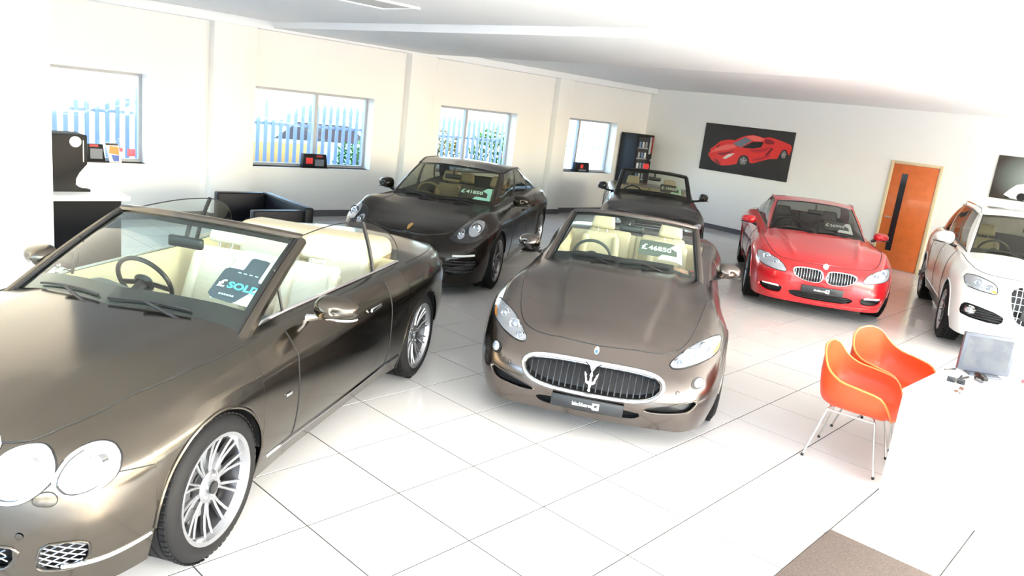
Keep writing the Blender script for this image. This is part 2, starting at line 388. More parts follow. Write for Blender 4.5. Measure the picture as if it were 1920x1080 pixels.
def patch(C, name, poly, m, parent, off=.004, dome=0., n=40, rings=6, it=2, view='front', rim=None, rimm=None, inset=1., ctr=None):
    """closed outline in (y,z) front view or (x,z) side view laid on the body surface"""
    P = smooth_poly(poly, n, it) if it else resample(poly, n); c = P.mean(0) if ctr is None else np.array(ctr); P = c+(P-c)*inset
    V = []; F = []
    for r_ in range(rings+1):
        s = 1-r_/rings
        if r_ == rings: pts = [c]
        else: pts = c+(P-c)*s
        for q in pts:
            if view == 'front': p, nn = onbody(C, (-1., q[0], q[1]), (1,0,0), off+dome*(1-s*s))
            elif view == 'left': p, nn = onbody(C, (q[0], -2., q[1]), (0,1,0), off+dome*(1-s*s))
            elif view == 'right': p, nn = onbody(C, (q[0], 2., q[1]), (0,-1,0), off+dome*(1-s*s))
            else: p, nn = onbody(C, (q[0], q[1], 3.), (0,0,-1), off+dome*(1-s*s))
            V.append(p)
    for r_ in range(rings-1):
        for k in range(n): F.append((r_*n+k, r_*n+(k+1) % n, (r_+1)*n+(k+1) % n, (r_+1)*n+k))
    for k in range(n): F.append(((rings-1)*n+k, (rings-1)*n+(k+1) % n, rings*n))
    o = MB().add(V, F).build(name, m, parent, smooth=True)
    if rim: tube(name+'_rim' if rimm is None else rimm[1], V[:n], rim, SEAL if rimm is None else rimm[0], o if parent.parent is None else parent, 6, True)
    return o
def sline(C, name, pts, r, m, parent, view='left', closed=False, off=0., flat=None, n=None):
    P = crom(pts, n or max(12, len(pts)*6)) if not closed else smooth_poly(pts, 60, 2)
    Q = []
    for a, b_ in P:
        if view == 'left': Q.append(onbody(C, (a, -2, b_), (0,1,0), off)[0])
        elif view == 'right': Q.append(onbody(C, (a, 2, b_), (0,-1,0), off)[0])
        elif view == 'front': Q.append(onbody(C, (-1, a, b_), (1,0,0), off)[0])
        else: Q.append(onbody(C, (a, b_, 3), (0,0,-1), off)[0])
    return tube(name, Q, r, m, parent, 6, closed, flat)

def make_body(C, root):
    S = C; L = S['L']; W = S['W']; xw1, xw2, zw, Ra = S['xw1'], S['xw2'], S['zw'], S['Ra']
    KX = np.array(S.get('KX', [0, .02, .10, .27, .55, xw1, xw1+.45, 1.75, 2.3, 2.9, xw2-.36, xw2, xw2+.42, L-.34, L-.10, L]))
    KY = W*np.array(S.get('KY', [0,.37,.69,.87,.955,.985,.98,.975,.975,.98,.995,1,.975,.85,.56,0]))
    ks = np.r_[0, np.cumsum(np.hypot(np.diff(KX), np.diff(KY)))]
    sx = lambda x: float(np.interp(x, pch(ks, KX, np.linspace(0, ks[-1], 4000)), np.linspace(0, ks[-1], 4000)))
    xs = set()
    s = list(np.linspace(0, sx(xw1-Ra-.04), 34)); s1 = sx(L-.55); s += list(np.linspace(s1, ks[-1], 18))
    spx = [S['c0'], S['c1'], S['hood_end'], *S['doors']]
    for x in np.arange(xw1+Ra+.05, xw2-Ra-.03, .05): s.append(sx(x))
    for x in np.arange(xw2+Ra+.05, L-.6, .05): s.append(sx(x))
    for x in spx: s.append(sx(x))
    for xw in (xw1, xw2):
        for a in np.linspace(0, PI, 31): s.append(sx(xw-(Ra)*math.cos(a)))
        s += [sx(xw-Ra-.003), sx(xw+Ra+.003)]
    s = sorted(s); ss = [s[0]]
    sp = {round(sx(x), 6) for x in spx}
    for q in s[1:]:
        if q-ss[-1] > .0025: ss.append(q)
        elif round(q, 6) in sp: ss[-1] = q
    s = np.array(ss); U = len(s)
    col = lambda x: int(np.argmin(abs(s-sx(x))))
    X = pch(ks, KX, s); Y = pch(ks, KY, s); Y[-1] = 0
    tx, ty = np.gradient(X, s), np.gradient(Y, s); tl = np.hypot(tx, ty)+1e-9
    nx, ny = ty/tl, -tx/tl; nx[0], ny[0] = 1, 0; nx[-1], ny[-1] = -1, 0
    Z = [pch(ks, S['z%d' % l], s) for l in range(5)]; I = [pch(ks, S['i%d' % l], s) for l in range(5)]
    XC = pch(ks, S['XC'], s)
    zc = lambda x: pch(S['CX'], S['CZ'], x)
    Mr, T = 22, np.array(S.get('T', [0,.025,.055,.10,.15]+list(np.linspace(.185,1,31))))
    G = np.zeros((U, Mr+len(T)-1, 3))
    for u in range(U):
        P = np.array([[max(0, 0)+X[u]+nx[u]*I[l][u], max(0, Y[u]+ny[u]*I[l][u]), Z[l][u]] for l in range(5)])
        D = crom(P, 90)
        for xw in (xw1, xw2):
            d = abs(X[u]-xw)
            if d < Ra:
                zb = zw+math.sqrt(Ra*Ra-d*d); D = D[D[:, 2] >= zb] if (D[:, 2] >= zb).sum() > 8 else D[-8:]
                D = np.vstack([[*D[0][:2], max(zb, D[0][2]-.02) if D[0][2] > zb else zb], D])
        q = np.r_[0, np.cumsum(np.linalg.norm(np.diff(D, axis=0), axis=1)+1e-9)]
        for k, w in enumerate(np.linspace(0, q[-1], Mr)): G[u, k] = [np.interp(w, q, D[:, j]) for j in range(3)]
        x4, y4, z4 = P[4]; base = float(zc(x4))-z4
        Tu = T
        if 'TH' in S and X[u] < S['c0']:
            th = float(pch(ks, S['TH'], s[u])); w0 = T[S['kh']]; w = min(1., (S['c0']-X[u])/.12); th = w0+(th-w0)*w
            Tu = np.interp(T, [0, w0, 1], [0, th, 1])
        for k, t in enumerate(Tu[1:]):
            xt = x4+(XC[u]-x4)*t; G[u, Mr+k] = [xt, y4*(1-t), float(zc(xt))-base*(1-t)**S.get('crown', 2.3)]
    # soften the shoulder
    for _ in range(S.get('soft', 3)):
        H = G.copy()
        for k in range(Mr-4, Mr+3): H[:, k] = G[:, k]*.5+(G[:, k-1]+G[:, k+1])*.25
        G = H
    if 'disp' in S:
        for u in range(U):
            for k in range(G.shape[1]): G[u, k] += S['disp'](*G[u, k], k >= Mr-1)
    R = G.shape[1]; kh = Mr-1+S['kh']; kc = Mr-1+S['kc']
    C.update(G=G, Mr=Mr, R=R, col=col, kcab=kc)
    # vertex normals
    N = np.zeros_like(G)
    a = G[1:, 1:]-G[:-1, :-1]; b_ = G[1:, :-1]-G[:-1, 1:]; fn = np.cross(b_, a)
    for du in (0,1):
        for dk in (0,1): N[du:U-1+du, dk:R-1+dk] += fn
    N[:, -1, 1] = 0; N[0, :, 1] = 0; N[-1, :, 1] = 0
    N /= np.linalg.norm(N, axis=2, keepdims=True)+1e-12
    ce = G.mean((0,1)); ce[1] = 0
    if ((G-ce)*N).sum() < 0: N = -N; 
    c0, c1, he = col(S['c0']), col(S['c1']), col(S['hood_end']); ds = [col(x) for x in S['doors']]
    kd = S.get('kd', 3)
    def region(u, k):
        if c0 <= u < c1 and k >= kc: return None
        if u < he and k >= kh: return 'hood'
        if u >= c1 and k >= kh: return 'boot_lid'
        if len(ds) > 1 and k < Mr-1 and k >= kd:
            for i in range(len(ds)-1):
                if ds[i] <= u < ds[i+1]:
                    if min(abs(G[u, 0, 0]-xw1), abs(G[u, 0, 0]-xw2)) > Ra or True: return 'door%d' % i
        return 'body'
    groups = {}
    for u in range(U-1):
        for k in range(R-1):
            g_ = region(u, k)
            if g_ is None: continue
            for sgn in (1, -1):
                key = (g_ + ('R' if sgn > 0 else 'L')) if g_.startswith('door') else g_
                groups.setdefault(key, []).append((u, k, sgn))
    allV = []; allF = []
    for key, cells in groups.items():
        idx = {}; V = []; NN = []; F = []
        def vid(u, k, sg):
            if k == R-1 or u == 0 or u == U-1: sg = 1 if abs(G[u, k, 1]) < 1e-6 else sg
            kk = (u, k, sg)
            if kk not in idx: idx[kk] = len(V); V.append(G[u, k]*[1, sg, 1]); NN.append(N[u, k]*[1, sg, 1])
            return idx[kk]
        for u, k, sg in cells:
            f = [vid(u,k,sg), vid(u+1,k,sg), vid(u+1,k+1,sg), vid(u,k+1,sg)]
            f2 = []
            for q in f:
                if q not in f2: f2.append(q)
            if len(f2) < 3: continue
            if sg < 0: f2 = f2[::-1]
            F.append(f2)
        # orient with the normals
        a0 = V[F[len(F)//2][0]]; e1 = V[F[len(F)//2][1]]-a0; e2 = V[F[len(F)//2][2]]-a0
        if np.cross(e1, e2) @ NN[F[len(F)//2][0]] < 0: F = [f[::-1] for f in F]
        nm = 'door' if key.startswith('door') else key
        mobj(nm, V, F, C['paint'], root, True, NN)
        n0 = len(allV); allV += V; allF += [[i+n0 for i in f] for f in F]
    C['bvh'] = BVHTree.FromPolygons([tuple(v) for v in allV], allF)
    # shut lines
    r_ = .0042
    line = lambda pts, nm='shut_line': tube(nm, pts, r_, SEAL, root, 5)
    hp = [G[u, kh]*[1,1,1] for u in range(he, -1, -1)]+[G[u, kh]*[1,-1,1] for u in range(1, he+1)]
    line(hp, 'hood_seam')
    if S.get('boot', 1):
        bp = [G[u, kh] for u in range(c1, U)]+[G[u, kh]*[1,-1,1] for u in range(U-2, c1-1, -1)]; line(bp, 'boot_seam')
    for sg in (1,-1):
        for c_ in ds: line([G[c_, k]*[1,sg,1] for k in range(kd, Mr)], 'door_seam')
        line([G[u, kd]*[1,sg,1] for u in range(ds[0], ds[-1]+1)], 'door_seam')
        # wheel arches: lip and liner
        for xw in (xw1, xw2):
            cs = [u for u in range(U) if abs(X[u]-xw) <= Ra+.0005]
            lip = [G[u, 0]*[1,sg,1] for u in cs]
            tube('arch_lip', lip, .009, C['paint'], root, 6)
            V = []; F = []
            for i, p in enumerate(lip):
                pin = np.array([xw+(p[0]-xw)*1.0, sg*.52, p[2]]); V += [p*[1,1,1]-[0,sg*.004,0], pin]
                if i: F.append((2*i-2, 2*i, 2*i+1, 2*i-1))
            # extend down to the sill, and an inner cheek
            n2 = len(V); a1, a2 = V[1], V[n2-1]
            V += [np.array([xw, sg*.52, .2])]; F += [(2*i+1, 2*i+3, n2) for i in range(len(lip)-1)]
            V += [np.array([lip[0][0], lip[0][1]-sg*.07, .23]), np.array([a1[0], sg*.52, .23]), np.array([lip[-1][0], lip[-1][1]-sg*.07, .23]), np.array([a2[0], sg*.52, .23])]
            F += [(0,1,n2+2,n2+1), (n2-2,n2-1,n2+4,n2+3)]
            mobj('arch_liner', V, F, TRIM, root)
    # underbody and cabin tub
    MB().box(.32, L-.3, -.5, .5, .17, .42).box(xw1+Ra+.02, xw2-Ra-.02, -W+.12, W-.12, .16, .30).box(.2, xw1-Ra-.03, -W+.3, W-.3, .2, .3).box(xw2+Ra+.03, L-.25, -W+.2, W-.2, .24, .34).build('underbody', TRIM, root, bevel=.02)
    rg = [G[c0, k] for k in range(R-1, kc, -1)]+[G[c, kc] for c in range(c0, c1+1)]+[G[c1, k] for k in range(kc+1, R)]
    ring = np.array(rg); C['ring'] = ring; C['ringn'] = (R-1-kc, c1-c0)
    full = list(ring)+[p*[1,-1,1] for p in ring[::-1]]
    zf = .33; V = []; F = []
    cen = np.array([(ring[0][0]+ring[-1][0])/2, 0, 0]); n = len(full)
    for p in full:
        q = p.copy(); q[0] += .03*np.sign(cen[0]-p[0]); q[1] *= .955
        V += [p, p+[0,0,-.012], (q[0], q[1], p[2]-.06), (q[0]+.06*np.sign(cen[0]-p[0]), q[1]*.985, zf)]
    for i in range(n):
        j = (i+1) % n
        for k in range(3): F.append((4*i+k, 4*j+k, 4*j+k+1, 4*i+k+1))
    F.append([4*i+3 for i in range(n)])
    mobj('cabin_lining', V, F, C.get('lining', TRIM), root)
    return C

def ws_point(C, q, v, inset=0.):
    """windshield surface: q in -1..1 across (negative = car's left), v 0 base .. 1 header"""
    n1 = C['ringn'][0]; ring = C['ring']; yc = ring[n1][1]
    a = abs(q); yb = [p[1] for p in ring[:n1+1]]
    base = np.array([np.interp(a*yc, yb, ring[:n1+1, j]) for j in range(3)])
    H = C['hdr']; xh0, zh0, xhc, yhc, zhc = H
    top = np.array([xh0+(xhc-xh0)*a*a, yhc*a, zh0+(zhc-zh0)*a**2.2])
    p = base*(1-v)+top*v
    w = math.sin(PI*v)*C.get('bulge', .018); p = p+np.array([-.75*w, 0, .6*w])*(1-.3*a*a)
    p = p+np.array([.5, 0, -.85])*inset
    return p*[1, 1 if q >= 0 else -1, 1]
def windshield(C, root, frit=.045, tint=None, convertible=False):
    G_ = C.get('glass') or glass('windshield_glass', (.80,.93,.89), 1.0)
    nq, nv = 28, 14
    qs = np.linspace(-1, 1, nq+1); vs = np.linspace(0, 1, nv+1)
    V = [ws_point(C, q*.985, v) for q in qs for v in vs]
    F = [(i*(nv+1)+j, (i+1)*(nv+1)+j, (i+1)*(nv+1)+j+1, i*(nv+1)+j+1) for i in range(nq) for j in range(nv)]
    g_ = mobj('windshield', V, F, G_, root)
    # black printed border on the inside face, following the glass
    fq, fv = frit, frit*1.5
    def band(f, n, nm):
        V = []; Fb = []
        for t in np.linspace(0, 1, n+1):
            for w in (0, .5, 1.): V.append(f(t, w))
        for i in range(n):
            for j in range(2): Fb.append((3*i+j, 3*i+3+j, 3*i+4+j, 3*i+1+j))
        return V, Fb
    mb = MB(); ins = .004
    mb.add(*band(lambda t, w: ws_point(C, (2*t-1)*.985, w*fv*1.9, ins), 24, ''))
    mb.add(*band(lambda t, w: ws_point(C, (2*t-1)*.985, 1-w*fv*.9, ins), 24, ''))
    for sg in (1,-1): mb.add(*band(lambda t, w: ws_point(C, sg*(.985-w*fq), t, ins), 12, ''))
    mb.build('windshield_border', mat('frit_black', (.008,.008,.009), .3), g_, smooth=True)
    if convertible:
        pm_ = C['paint']
        for sg in (1,-1):
            pts = [ws_point(C, sg*1.0, v) for v in np.linspace(-.10, .97, 14)]; pts = [p+np.array([.015,sg*.006,-.004]) for p in pts]
            tube('windshield_pillar', pts, [.038-.008*i/13 for i in range(14)], C.get('pillar_mat', pm_), root, 10)
            tube('windshield_seal', [p+np.array([-.022, -sg*.022, .014]) for p in pts], .012, SEAL, root, 6)
        pts = [ws_point(C, q, 1.0)+np.array([.012,0,0]) for q in np.linspace(-1, 1, 25)]
        tube('windshield_header', pts, .030, C.get('header_mat', pm_), root, 10, flat=1)
    return g_
def greenhouse(C, root, side_cols, bulge=.03):
    """closed roof: top ring -> pillars, glass, roof panel. side_cols: list of (f0,f1,kind) along the side, kind glass|pillar"""
    n1, n2 = C['ringn']; ring = C['ring']; xh0, zh0, xhc, yhc, zhc = C['hdr']; rx0, rz0, rxc, ryc, rzc = C['rhdr']
    fr, yr, zr = C['rail']       # f, y, z along the roof rail
    top = []
    for i in range(n1+1):
        a = ring[i][1]/ring[n1][1]; top.append([xh0+(xhc-xh0)*a*a, yhc*a, zh0+(zhc-zh0)*a**2.2])
    base_x0, base_x1 = ring[n1][0], ring[n1+n2][0]
    FS = [(ring[i][0]-base_x0)/(base_x1-base_x0) for i in range(n1, n1+n2+1)]
    for f in FS[1:]: top.append([xhc+(rxc-xhc)*f, float(pch(fr, yr, f)), float(pch(fr, zr, f))])
    yb = ring[n1+n2][1]
    for i in range(n1+n2+1, len(ring)):
        a = ring[i][1]/yb; top.append([rx0+(rxc-rx0)*a*a, ryc*a, rz0+(rzc-rz0)*a**2])
    top = np.array(top); NV = 12
    vs = np.r_[0, .05, np.linspace(.12, .88, NV-4), .94, 1]; NV = len(vs)
    S_ = np.zeros((len(ring), NV, 3))
    for i, (b0, t0) in enumerate(zip(ring, top)):
        if i <= n1:
            for j, v in enumerate(vs): S_[i, j] = ws_point(C, ring[i][1]/ring[n1][1], v)
        else:
            out = np.array([0, 1., 0]) if i <= n1+n2 else np.array([.5*(1-b0[1]/yb), .8*b0[1]/yb, .3])
            for j, v in enumerate(vs): S_[i, j] = b0*(1-v)+t0*v+out*bulge*math.sin(PI*v)*(min(1, (i-n1)/4.))
    kinds = {}
    nA = max(1, int(round(n1*.07)))
    for i in range(len(ring)-1):
        for j in range(NV-1):
            if i < n1-1: kd_ = 'skip'
            elif i < n1: kd_ = 'pillar'
            elif i < n1+n2:
                f = (FS[i-n1]+FS[i-n1+1])/2; kd_ = 'pillar'
                for f0, f1, kk in side_cols:
                    if f0 <= f < f1: kd_ = kk
                if kd_.startswith('glass') and (j == 0 or j >= NV-2): kd_ = 'trim'
            else:
                kd_ = 'rear' if 0 < j < NV-2 and ring[i+1][1] < yb*.93 else 'pillar'
            if kd_ == 'pillar': kd_ = 'pillar%d' % (0 if i < n1+n2*.3 else 1 if i < n1+n2*.71 else 2)
            kinds.setdefault(kd_, []).append((i, j))
    sg_ = C.get('sglass') or glass('side_glass', (.45,.50,.48), 1.0)
    for kd_, cells in kinds.items():
        if kd_ == 'skip': continue
        for sg in (1, -1):
            idx = {}; V = []; F = []
            for i, j in cells:
                f = []
                for a, b_ in ((i,j),(i+1,j),(i+1,j+1),(i,j+1)):
                    if (a, b_) not in idx: idx[a, b_] = len(V); V.append(S_[a, b_]*[1, sg, 1])
                    f.append(idx[a, b_])
                F.append(f if sg < 0 else f[::-1])
            nm, m = {'pillar0': ('pillar', C['paint']), 'pillar1': ('pillar', C['paint']), 'pillar2': ('pillar', C['paint']), 'trim': ('window_trim', TRIM), 'black': ('centre_pillar', TRIM), 'rear': ('rear_window', sg_)}.get(kd_, ('side_window', sg_))
            o_ = mobj(nm, V, F, m, root)
            if nm == 'side_window' and C.get('wline'):
                pass
    # roof panel: rows from the rail to the centreline
    nr = 9; XCn = np.linspace(0, 1, len(top))
    V = []; U = len(top)
    zc0, zc1, zpk = zh0, rz0, C['roofz']
    xa, xb = top[0][0], top[-1][0]
    # centre x fan
    xcs = np.interp(top[:, 0], [xa, xhc, rxc, xb] if xhc > xa else [xa, xa+.01, xb-.01, xb], [xa, xa+.12, xb-.12, xb])
    xcs = np.maximum.accumulate(xa+(xb-xa)*np.linspace(0, 1, U)*.35+(xcs-xa)*.65)
    zce = lambda x: float(pch([xa, xa+(xb-xa)*.35, xb], [zc0, zpk, zc1], x))
    rows = []
    for u in range(U):
        r_ = []
        for k in range(nr+1):
            t = k/nr; x = top[u][0]+(xcs[u]-top[u][0])*t; y = top[u][1]*(1-t)
            d0 = zce(top[u][0])-top[u][2]; r_.append([x, y, zce(x)-d0*(1-t)**2.2])
        rows.append(r_)
    rows = np.array(rows); V = []; F = []
    for sg in (1, -1):
        n0 = len(V)
        for u in range(U):
            for k in range(nr+1): V.append(rows[u, k]*[1, sg, 1])
        for u in range(U-1):
            for k in range(nr):
                f = (n0+u*(nr+1)+k, n0+(u+1)*(nr+1)+k, n0+(u+1)*(nr+1)+k+1, n0+u*(nr+1)+k+1)
                F.append(f if sg < 0 else f[::-1])
    me = bpy.data.meshes.new('roof'); me.from_pydata([tuple(v) for v in V], [], F)
    bm = bmesh.new(); bm.from_mesh(me); bmesh.ops.remove_doubles(bm, verts=bm.verts, dist=.0005); bmesh.ops.recalc_face_normals(bm, faces=bm.faces); bm.to_mesh(me); bm.free()
    me.polygons.foreach_set('use_smooth', [True]*len(me.polygons)); link('roof', me, root, [C['paint']])
    C['top'] = top; C['S_'] = S_
    for sg in (1,-1):
        tube('roof_rail', [p*[1,sg,1] for p in top[n1:n1+n2+1]], .012, C.get('railmat', C['paint']), root, 6)
        tube('window_seal', [p*[1,sg,1] for p in S_[n1-1, :]], .008, SEAL, root, 5)
        belt = [p*[1,sg,1]+np.array([0,sg*.004,0]) for p in ring[n1:n1+n2]]
        tube('belt_moulding', belt, .010, C.get('beltmat', TRIM), root, 6)
def rim_and_tyre(C, root, x, sg, R, rr, width, style, yout=None):
    """one wheel at x on side sg; rim mesh is the part, tyre, spokes, cap and brake are sub-parts"""
    yo = yout or C['ywheel']; hw = width/2; cy = yo-hw; zc = C['zw']
    rimm = C['rimmat']
    prof = [(rr-.012, -hw), (rr+.004, -hw+.004), (rr-.006, -hw+.02), (rr-.05, -hw+.05), (rr-.055, hw-.08), (rr-.03, hw-.035), (rr-.022, hw-.018), (rr-.014, hw-.004), (rr+.006, hw+.001), (rr+.010, hw-.008)]
    S2 = lambda p: [(r_, h*sg) for r_, h in p]
    V, F = lathe_geo(S2(prof[:6]), 56, 'y', (x, sg*cy, zc)); w = MB().add(V, F).build('wheel', mat('barrel_shade', (.05,.05,.055), .35, .8), root, smooth='auto')  # barrel darker than the rim: shade between the spokes put into its colour
    V, F = lathe_geo(S2(prof[5:]), 56, 'y', (x, sg*cy, zc)); MB().add(V, F).build('rim', rimm, w, smooth='auto')
    tp = [(rr, -hw+.01), (rr+.03, -hw-.004), (R-.05, -hw-.006), (R-.018, -hw+.012), (R-.006, -hw+.028)]
    for k, g_ in enumerate((-.55, -.2, .2, .55)):
        c_ = g_*hw; tp += [(R, c_-.008), (R-.008, c_-.005), (R-.008, c_+.005), (R, c_+.008)]
    tp += [(R-.006, hw-.028), (R-.018, hw-.012), (R-.05, hw+.006), (rr+.03, hw+.006), (rr+.012, hw+.002), (rr, hw-.006)]
    V, F = lathe_geo(S2(tp), 72, 'y', (x, sg*cy, zc))
    mb = MB().add(V, F)
    # lateral tread blocks on the outer shoulders
    for k in range(64):
        a = 2*PI*k/64; ca, sa = math.cos(a), math.sin(a)
        for h0, h1 in ((hw*.62, hw-.022), (-hw+.022, -hw*.62)):
            c_ = np.array([x+(R+.0005)*ca, sg*(cy+(h0+h1)/2), zc+(R+.0005)*sa])
            mb.obox(c_, (ca,0,sa), (0,1,0), (-sa,0,ca), .003, abs(h1-h0)/2, .011)
    mb.build('tyre', RUBBER, w, smooth='auto')
    face = sg*(yo-.012)
    def spoke(a0, a1, w0, w1, r0=.055, r1=None, d0=.0, d1=.0, dep=.022, bow=0.):
        r1 = r1 or rr-.014; n = 5; V = []; F = []
        for i in range(n):
            t = i/(n-1); r_ = r0+(r1-r0)*t; a = a0+(a1-a0)*t+bow*math.sin(PI*t); ww = w0+(w1-w0)*t
            y = face-sg*(d0+(d1-d0)*t+.012*math.sin(PI*t))
            er = np.array([math.cos(a), 0, math.sin(a)]); et = np.array([-math.sin(a), 0, math.cos(a)]); c_ = np.array([x, 0, zc])+er*r_
            V += [c_-et*ww/2+[0,y-sg*.005,0], c_-et*ww/4+[0,y,0], c_+et*ww/4+[0,y,0], c_+et*ww/2+[0,y-sg*.005,0], c_+et*ww/2+[0,y-sg*dep,0], c_-et*ww/2+[0,y-sg*dep,0]]
            if i:
                for k in range(6): F.append((6*(i-1)+k, 6*(i-1)+(k+1) % 6, 6*i+(k+1) % 6, 6*i+k))
        F += [tuple(range(6)), tuple(range(6*n-6, 6*n))]
        return MB().add(V, F).build('spoke', rimm, w)
    if style == 'twin10':
        for k in range(10):
            a = 2*PI*k/10+.2
            spoke(a-.05, a-.115, .014, .016, .05, None, .035, .006); spoke(a+.05, a+.115, .014, .016, .05, None, .035, .006)
    elif style == 'twin5':
        for k in range(5):
            a = 2*PI*k/5+.35
            spoke(a-.16, a-.14, .028, .026, .05, None, .02, .004); spoke(a+.16, a+.14, .028, .026, .05, None, .02, .004)
    else:
        for k in range(5):
            a = 2*PI*k/5+.1; spoke(a-.05, a-.27, .035, .026, .05, None, .02, .004); spoke(a+.05, a+.27, .035, .026, .05, None, .02, .004)
    V, F = lathe_geo(S2([(.078, -.05), (.078, -.012), (.066, -.004), (.034, -.002), (.034, .006), (.0, .008)]), 28, 'y', (x, sg*(yo-.034), zc)); hc = MB().add(V, F).build('wheel_hub', rimm, w, smooth='auto')
    V, F = lathe_geo(S2([(.0, .004), (.030, .002), (.031, -.004)]), 24, 'y', (x, sg*(yo-.022), zc)); MB().add(V, F).build('hub_cap', TRIM, w, smooth='auto')
    for k in range(5):
        a = 2*PI*k/5; V, F = lathe_geo(S2([(.0, .004), (.008, .002), (.009, -.006)]), 8, 'y', (x+.055*math.cos(a), sg*(yo-.034), zc+.055*math.sin(a))); hc2 = MB().add(V, F).build('wheel_bolt', CHROME, w, smooth='auto')
    V, F = lathe_geo(S2([(.06, 0), (.165, 0), (.17, -.004), (.17, -.026), (.06, -.026)]), 36, 'y', (x, sg*(yo-.095), zc)); MB().add(V, F).build('brake_disc', STEEL, w, smooth='auto')
    V, F = lathe_geo(S2([(.0, 0), (rr-.05, 0), (rr-.05, -.01)]), 36, 'y', (x, sg*(yo-.135), zc)); MB().add(V, F).build('wheel_back', TRIM, w, smooth='auto')
    mb = MB()
    for a in np.linspace(2.3, 3.9, 7):
        mb.obox((x+.15*math.cos(a), sg*(yo-.10), zc+.15*math.sin(a)), (math.cos(a),0,math.sin(a)), (0,1,0), (-math.sin(a),0,math.cos(a)), .035, .035, .026)
    mb.build('brake_caliper', mat('caliper_paint', (.05,.05,.055), .3), w, bevel=.006)
    return w
def wheels(C, root, style, R, rr, width):
    for sg in (-1, 1):
        for x in (C['xw1'], C['xw2']): rim_and_tyre(C, root, x, sg, R, rr, width, style)
def mirror(C, root, p, m, arm=.10, size=(.115,.125,.075), lower=None, sides=(1,-1)):
    """door mirror: shell, glass, arm; p = centre of shell (x, |y|, z)"""
    for sg in sides:
        c = np.array([p[0], sg*p[1], p[2]]); V = []; F = []; nu, nv = 20, 9
        lx, ly, lz = size
        for j in range(nv+1):
            t = j/nv; xx = -lx*math.cos(t*PI/2) + .02   # nose (front) to open rear
            k_ = math.sin(t*PI/2)**.7
            for i in range(nu):
                a = 2*PI*i/nu; cy, sz_ = math.cos(a), math.sin(a)
                cy = math.copysign(abs(cy)**.8, cy); sz_ = math.copysign(abs(sz_)**.8, sz_)
                taper = 1-.16*cy*sg*-1
                V.append(c+[xx+.02*sg*cy, ly*cy*k_, lz*sz_*k_*(1-.18*sg*cy)])
        for j in range(nv):
            for i in range(nu): F.append((j*nu+i, j*nu+(i+1) % nu, (j+1)*nu+(i+1) % nu, (j+1)*nu+i))
        last = [nv*nu+i for i in range(nu)]; n0 = len(V)
        for i in range(nu): V.append(V[last[i]]*1.0+(c+[.02,0,0]-V[last[i]])*.12+[-.006,0,0])
        for i in range(nu): F.append((last[i], last[(i+1) % nu], n0+(i+1) % nu, n0+i))
        F.append([n0+i for i in range(nu)])
        sh = MB().add(V, F).build('mirror', m, root, smooth='auto')
        MB().add([c+[.016+.02*sg*math.cos(a)*0, ly*.86*math.cos(a), lz*.82*math.sin(a)] for a in np.linspace(0, 2*PI, 17)[:-1]], [tuple(range(16))]).build('mirror_glass', CHROME, sh)
        a0 = c+[.0, -sg*ly*.55, -lz*.75]; a1 = c+[-.01, -sg*(ly+arm), -lz*1.15]
        tube('mirror_arm', [a0, (a0+a1)/2+[0,0,-.006], a1], [.022, .018, .022], lower or m, sh, 8, flat=1.4)
        if lower:
            V = [c+[xx*1.0, ly*1.01*math.cos(a), -lz*.62+.004*math.sin(a)] for xx, a in [(-.02+.0, t) for t in np.linspace(0, 2*PI, 20)[:-1]]]
            pts = [c+[-(lx-.03)*math.sin(t)+.01, sg*ly*1.0*math.cos(t), -lz*.66] for t in np.linspace(.0, PI, 16)]
            tube('mirror_strip', pts, .007, lower, sh, 6)
def seat(C, root, x, y, m, m2=None, h=.62, w=.50, zs=.48, cover=False, rake=.30):
    """front seat facing the nose: cushion, backrest with side bolsters, headrest"""
    m2 = m2 or m
    mb = MB()
    def cush(x0, x1, y0, y1, z0, z1): mb.box(x0, x1, y0, y1, z0, z1)
    cush(x-.28, x+.22, y-w/2+.07, y+w/2-.07, zs-.16, zs-.02)
    cush(x-.27, x+.22, y-w/2, y-w/2+.08, zs-.17, zs+.02); cush(x-.27, x+.22, y+w/2-.08, y+w/2, zs-.17, zs+.02)
    s_ = mb.build('seat', m, root, bevel=.03, seg=3)
    ca, sa = math.cos(rake), math.sin(rake); mb = MB()
    f = lambda a, b_, t: np.array([x+.20+a*ca+b_*sa, y+t, zs-.05-a*sa+b_*ca])
    def slab(a0, a1, t0, t1, b0, b1, tt=1.):
        V = [f(a, b_, tq*(tt if b_ == b1 else 1)) for a in (a0, a1) for tq in (t0, t1) for b_ in (b0, b1)]
        mb.add(V, [(0,1,3,2),(4,6,7,5),(0,4,5,1),(2,3,7,6),(0,2,6,4),(1,5,7,3)])
    slab(0, .11, -w/2+.08, w/2-.08, 0, h); slab(-.035, .09, -w/2, -w/2+.09, .02, h-.05, .8); slab(-.035, .09, w/2-.09, w/2, .02, h-.05, .8)
    mb.build('backrest', m, s_, bevel=.03, seg=3)
    mb = MB(); slab(-.0, .10, -.135, .135, h+.035, h+.20, .8); hr = mb.build('headrest', m2, s_, bevel=.035, seg=3)
    mb = MB()
    for q in (-.05, .05): mb.tube([f(.05, h-.03, q), f(.05, h+.06, q)], .007, 8)
    mb.build('headrest_posts', CHROME, s_)
    return s_
